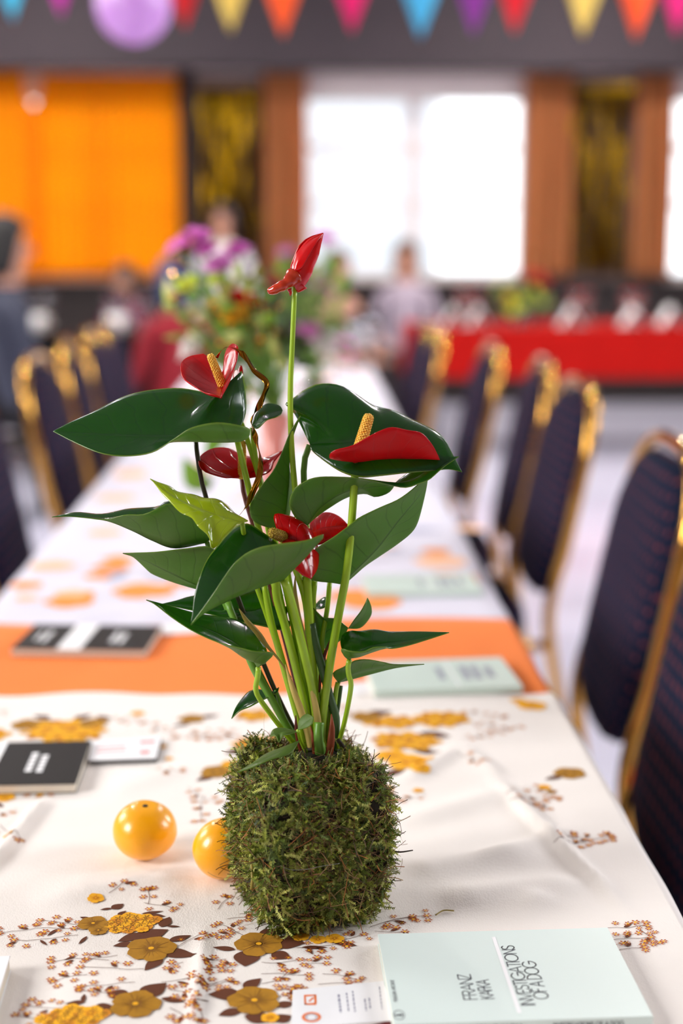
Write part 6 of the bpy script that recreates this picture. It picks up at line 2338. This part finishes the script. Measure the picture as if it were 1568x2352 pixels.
    low = min(v.co.z for v in body_me.vertices)         # soles on the floor
    T.o.location = (x, y, -low); T.o.rotation_euler = (0, 0, face)
    seat = min((v.co.z for v in body_me.vertices if math.hypot(v.co.x, v.co.y) < .17 and v.co.z > .2), default=.3)
    return T, seat - low


def stool(x, y, h, face, label, group):
    T = Thing('stool', (x, y, 0), label, 'stool', group)
    mb = MB(); mb.lathe([(.0001, h - .05), (.17, h - .05), (.18, h - .03), (.17, h - .005), (.0001, h)], (x, y, 0), 24); T.part('seat', mb, 'dark_wood')
    for k in range(4):
        a = math.pi / 4 + k * math.pi / 2
        mb = MB(); mb.tube([(x + .11 * math.cos(a), y + .11 * math.sin(a), h - .04), (x + .17 * math.cos(a), y + .17 * math.sin(a), 0)], .014, 8); T.part('leg', mb, 'dark_wood')


def guest(px, py, y, seated, face, shirt, trousers, hair, label, **k):
    c = PY(px, py, y)
    r = person(label, c.x, y, face, seated, cmat(shirt, .8), cmat(trousers, .85), cmat(hair, .6), c.z, **k)
    if r and seated:
        stool(c.x, y, r[1] + .006, face, 'low round dark stool under the ' + label.split(' in front')[0].split(' behind')[0].split(' by the')[0], 'guests\' stools')


guest(8, 560, 6.3, True, -1.2, (44, 48, 66), (20, 20, 28), (14, 10, 9), 'seated person with dark hair and a slate grey top by the black table', arms='table')
guest(288, 640, 9.1, True, 2.6, (110, 30, 70), (70, 30, 80), (24, 16, 14), 'seated person in a plum top behind the black table', arms='down')
guest(402, 640, 6.9, True, .6, (140, 10, 30), (60, 20, 40), (40, 60, 100), 'seated person in a crimson top with blue dyed hair', arms='down')
guest(512, 505, 9.9, False, 2.9, (214, 210, 214), (40, 40, 60), (18, 24, 44), 'standing person in a white top with blue-black hair beside the foil fringe', arms='down')
guest(933, 590, 10.0, True, 3.0, (176, 164, 180), (60, 50, 50), (70, 44, 36), 'seated person in a pale lilac top in front of the middle window', arms='down')
guest(772, 612, 9.0, True, -2.4, (196, 150, 130), (50, 44, 50), (84, 54, 38), 'seated person with brown hair and a peach top in front of the middle window', arms='down')

# ------------------------------------------------------------------ added lamps, out of view, put in for glints on the chair tops
def glint_lamp_mat():
    N = NT('glint_lamp_glow')
    N.b.inputs['Base Color'].default_value = (1, 1, 1, 1)
    N.b.inputs['Emission Color'].default_value = (1.0, 0.93, 0.86, 1)
    N.b.inputs['Emission Strength'].default_value = 800.0
    return N.m


M['glint_lamp_glow'] = glint_lamp_mat()
for i, (x, y, lab) in enumerate(((-1.9, 5.6, 'added glint lamp above the black table side of the hall'), (-1.9, 9.0, 'added glint lamp in front of the orange curtains'), (1.9, 5.6, 'added glint lamp above the aisle beside the pale books'), (1.9, 9.0, 'added glint lamp above the red table'))):
    T = Thing('glint_lamp', (x, y, HC), lab, 'lamp')
    mb = MB(); mb.lathe([(.0001, .0), (.05, 0), (.05, -.02), (.012, -.03), (.012, -.45), (.06, -.46), (.13, -.56), (.135, -.6), (.125, -.6), (.12, -.565), (.05, -.48), (.0001, -.48)][::-1], (x, y, HC), 24)
    T.part('housing', mb, 'frame_white')
    mb = MB(); mb.lathe([(.0001, -.585), (.07, -.575), (.09, -.55), (.06, -.51), (.0001, -.5)], (x, y, HC), 20)
    T.part('bulb', mb, 'glint_lamp_glow', label='glowing bulb of the added glint lamp')

# ------------------------------------------------------------------ bunting and balloon overhead
YBU = 6.0
tips = [(30, 62, (60, 190, 225)), (140, 52, (200, 40, 170)), (290, 66, (240, 200, 60)), (425, 84, (205, 0, 18)), (530, 88, (232, 204, 100)), (650, 100, (248, 96, 24)), (808, 92, (226, 0, 112)), (965, 104, (74, 184, 226)), (1087, 98, (140, 46, 152)), (1181, 94, (220, 6, 36)), (1338, 100, (232, 204, 104)), (1460, 106, (248, 88, 20)), (1553, 98, (214, 0, 118)), (1690, 92, (74, 184, 226)), (-110, 58, (240, 120, 30))]
tips.sort()
T = Thing('bunting', PY(784, -50, YBU), 'string of bright plain triangular pennants hung across the hall', 'bunting')
hw, hh = .105, .27
cord = []
for px, py, col in tips:
    tip = PY(px, py - 14, YBU)
    a, b = tip + Vector((-hw, 0, hh)), tip + Vector((hw, 0, hh))
    rows = []
    for i in range(7):
        t = i / 6
        w = .012 * math.sin(t * 3 + px)
        l, r = a.lerp(tip, t), b.lerp(tip, t)
        rows.append([l.lerp(r, j / 4) + Vector((0, w * (1 - abs(j - 2) / 2) + .01 * t * math.sin(px), 0)) for j in range(5)])
    mb = MB(); mb.grid(rows)
    o = T.part('pennant', mb, cmat(col, .7, .35)); solid(o, .001, 0)
    cord += [a, b]
cord.sort(key=lambda p: p.x)
cc_ = [cord[0] + Vector((-2.2, 0, .35))] + cord + [cord[-1] + Vector((2.2, 0, .35))]
mb = MB(); mb.tube(cc_, .003, 6); T.part('cord', mb, 'string')
bc = PY(306, 8, 4.9)
rb = 83 / FPX * 4.9
T = Thing('balloon', bc - Vector((0, 0, rb * 1.1)), 'glossy round lilac balloon hanging below the bunting', 'balloon')
mb = MB()
mb.lathe([(max(.0001, rb * math.sin(t)), -rb * 1.04 * math.cos(t) * (1.0 if t < 1.57 else 1.12)) for t in np.linspace(0, math.pi, 25)], bc, 36)
T.part('skin', mb, mat('lilac_rubber', (208, 160, 222), .22, var=.03, coat=.5, trans=.3, tcol=(225, 170, 240)))
kp = bc + Vector((0, 0, rb * 1.16))
mb = MB(); mb.lathe([(.004, -.005), (.005, .006), (.012, .02)], kp, 12); T.part('knot', mb, cmat((190, 120, 205)))
mb = MB(); mb.tube([kp + Vector((0, 0, .01)), kp + Vector((.0, 0, .5)), Vector((kp.x, kp.y, HC))], .002, 5); T.part('cord', mb, 'string')
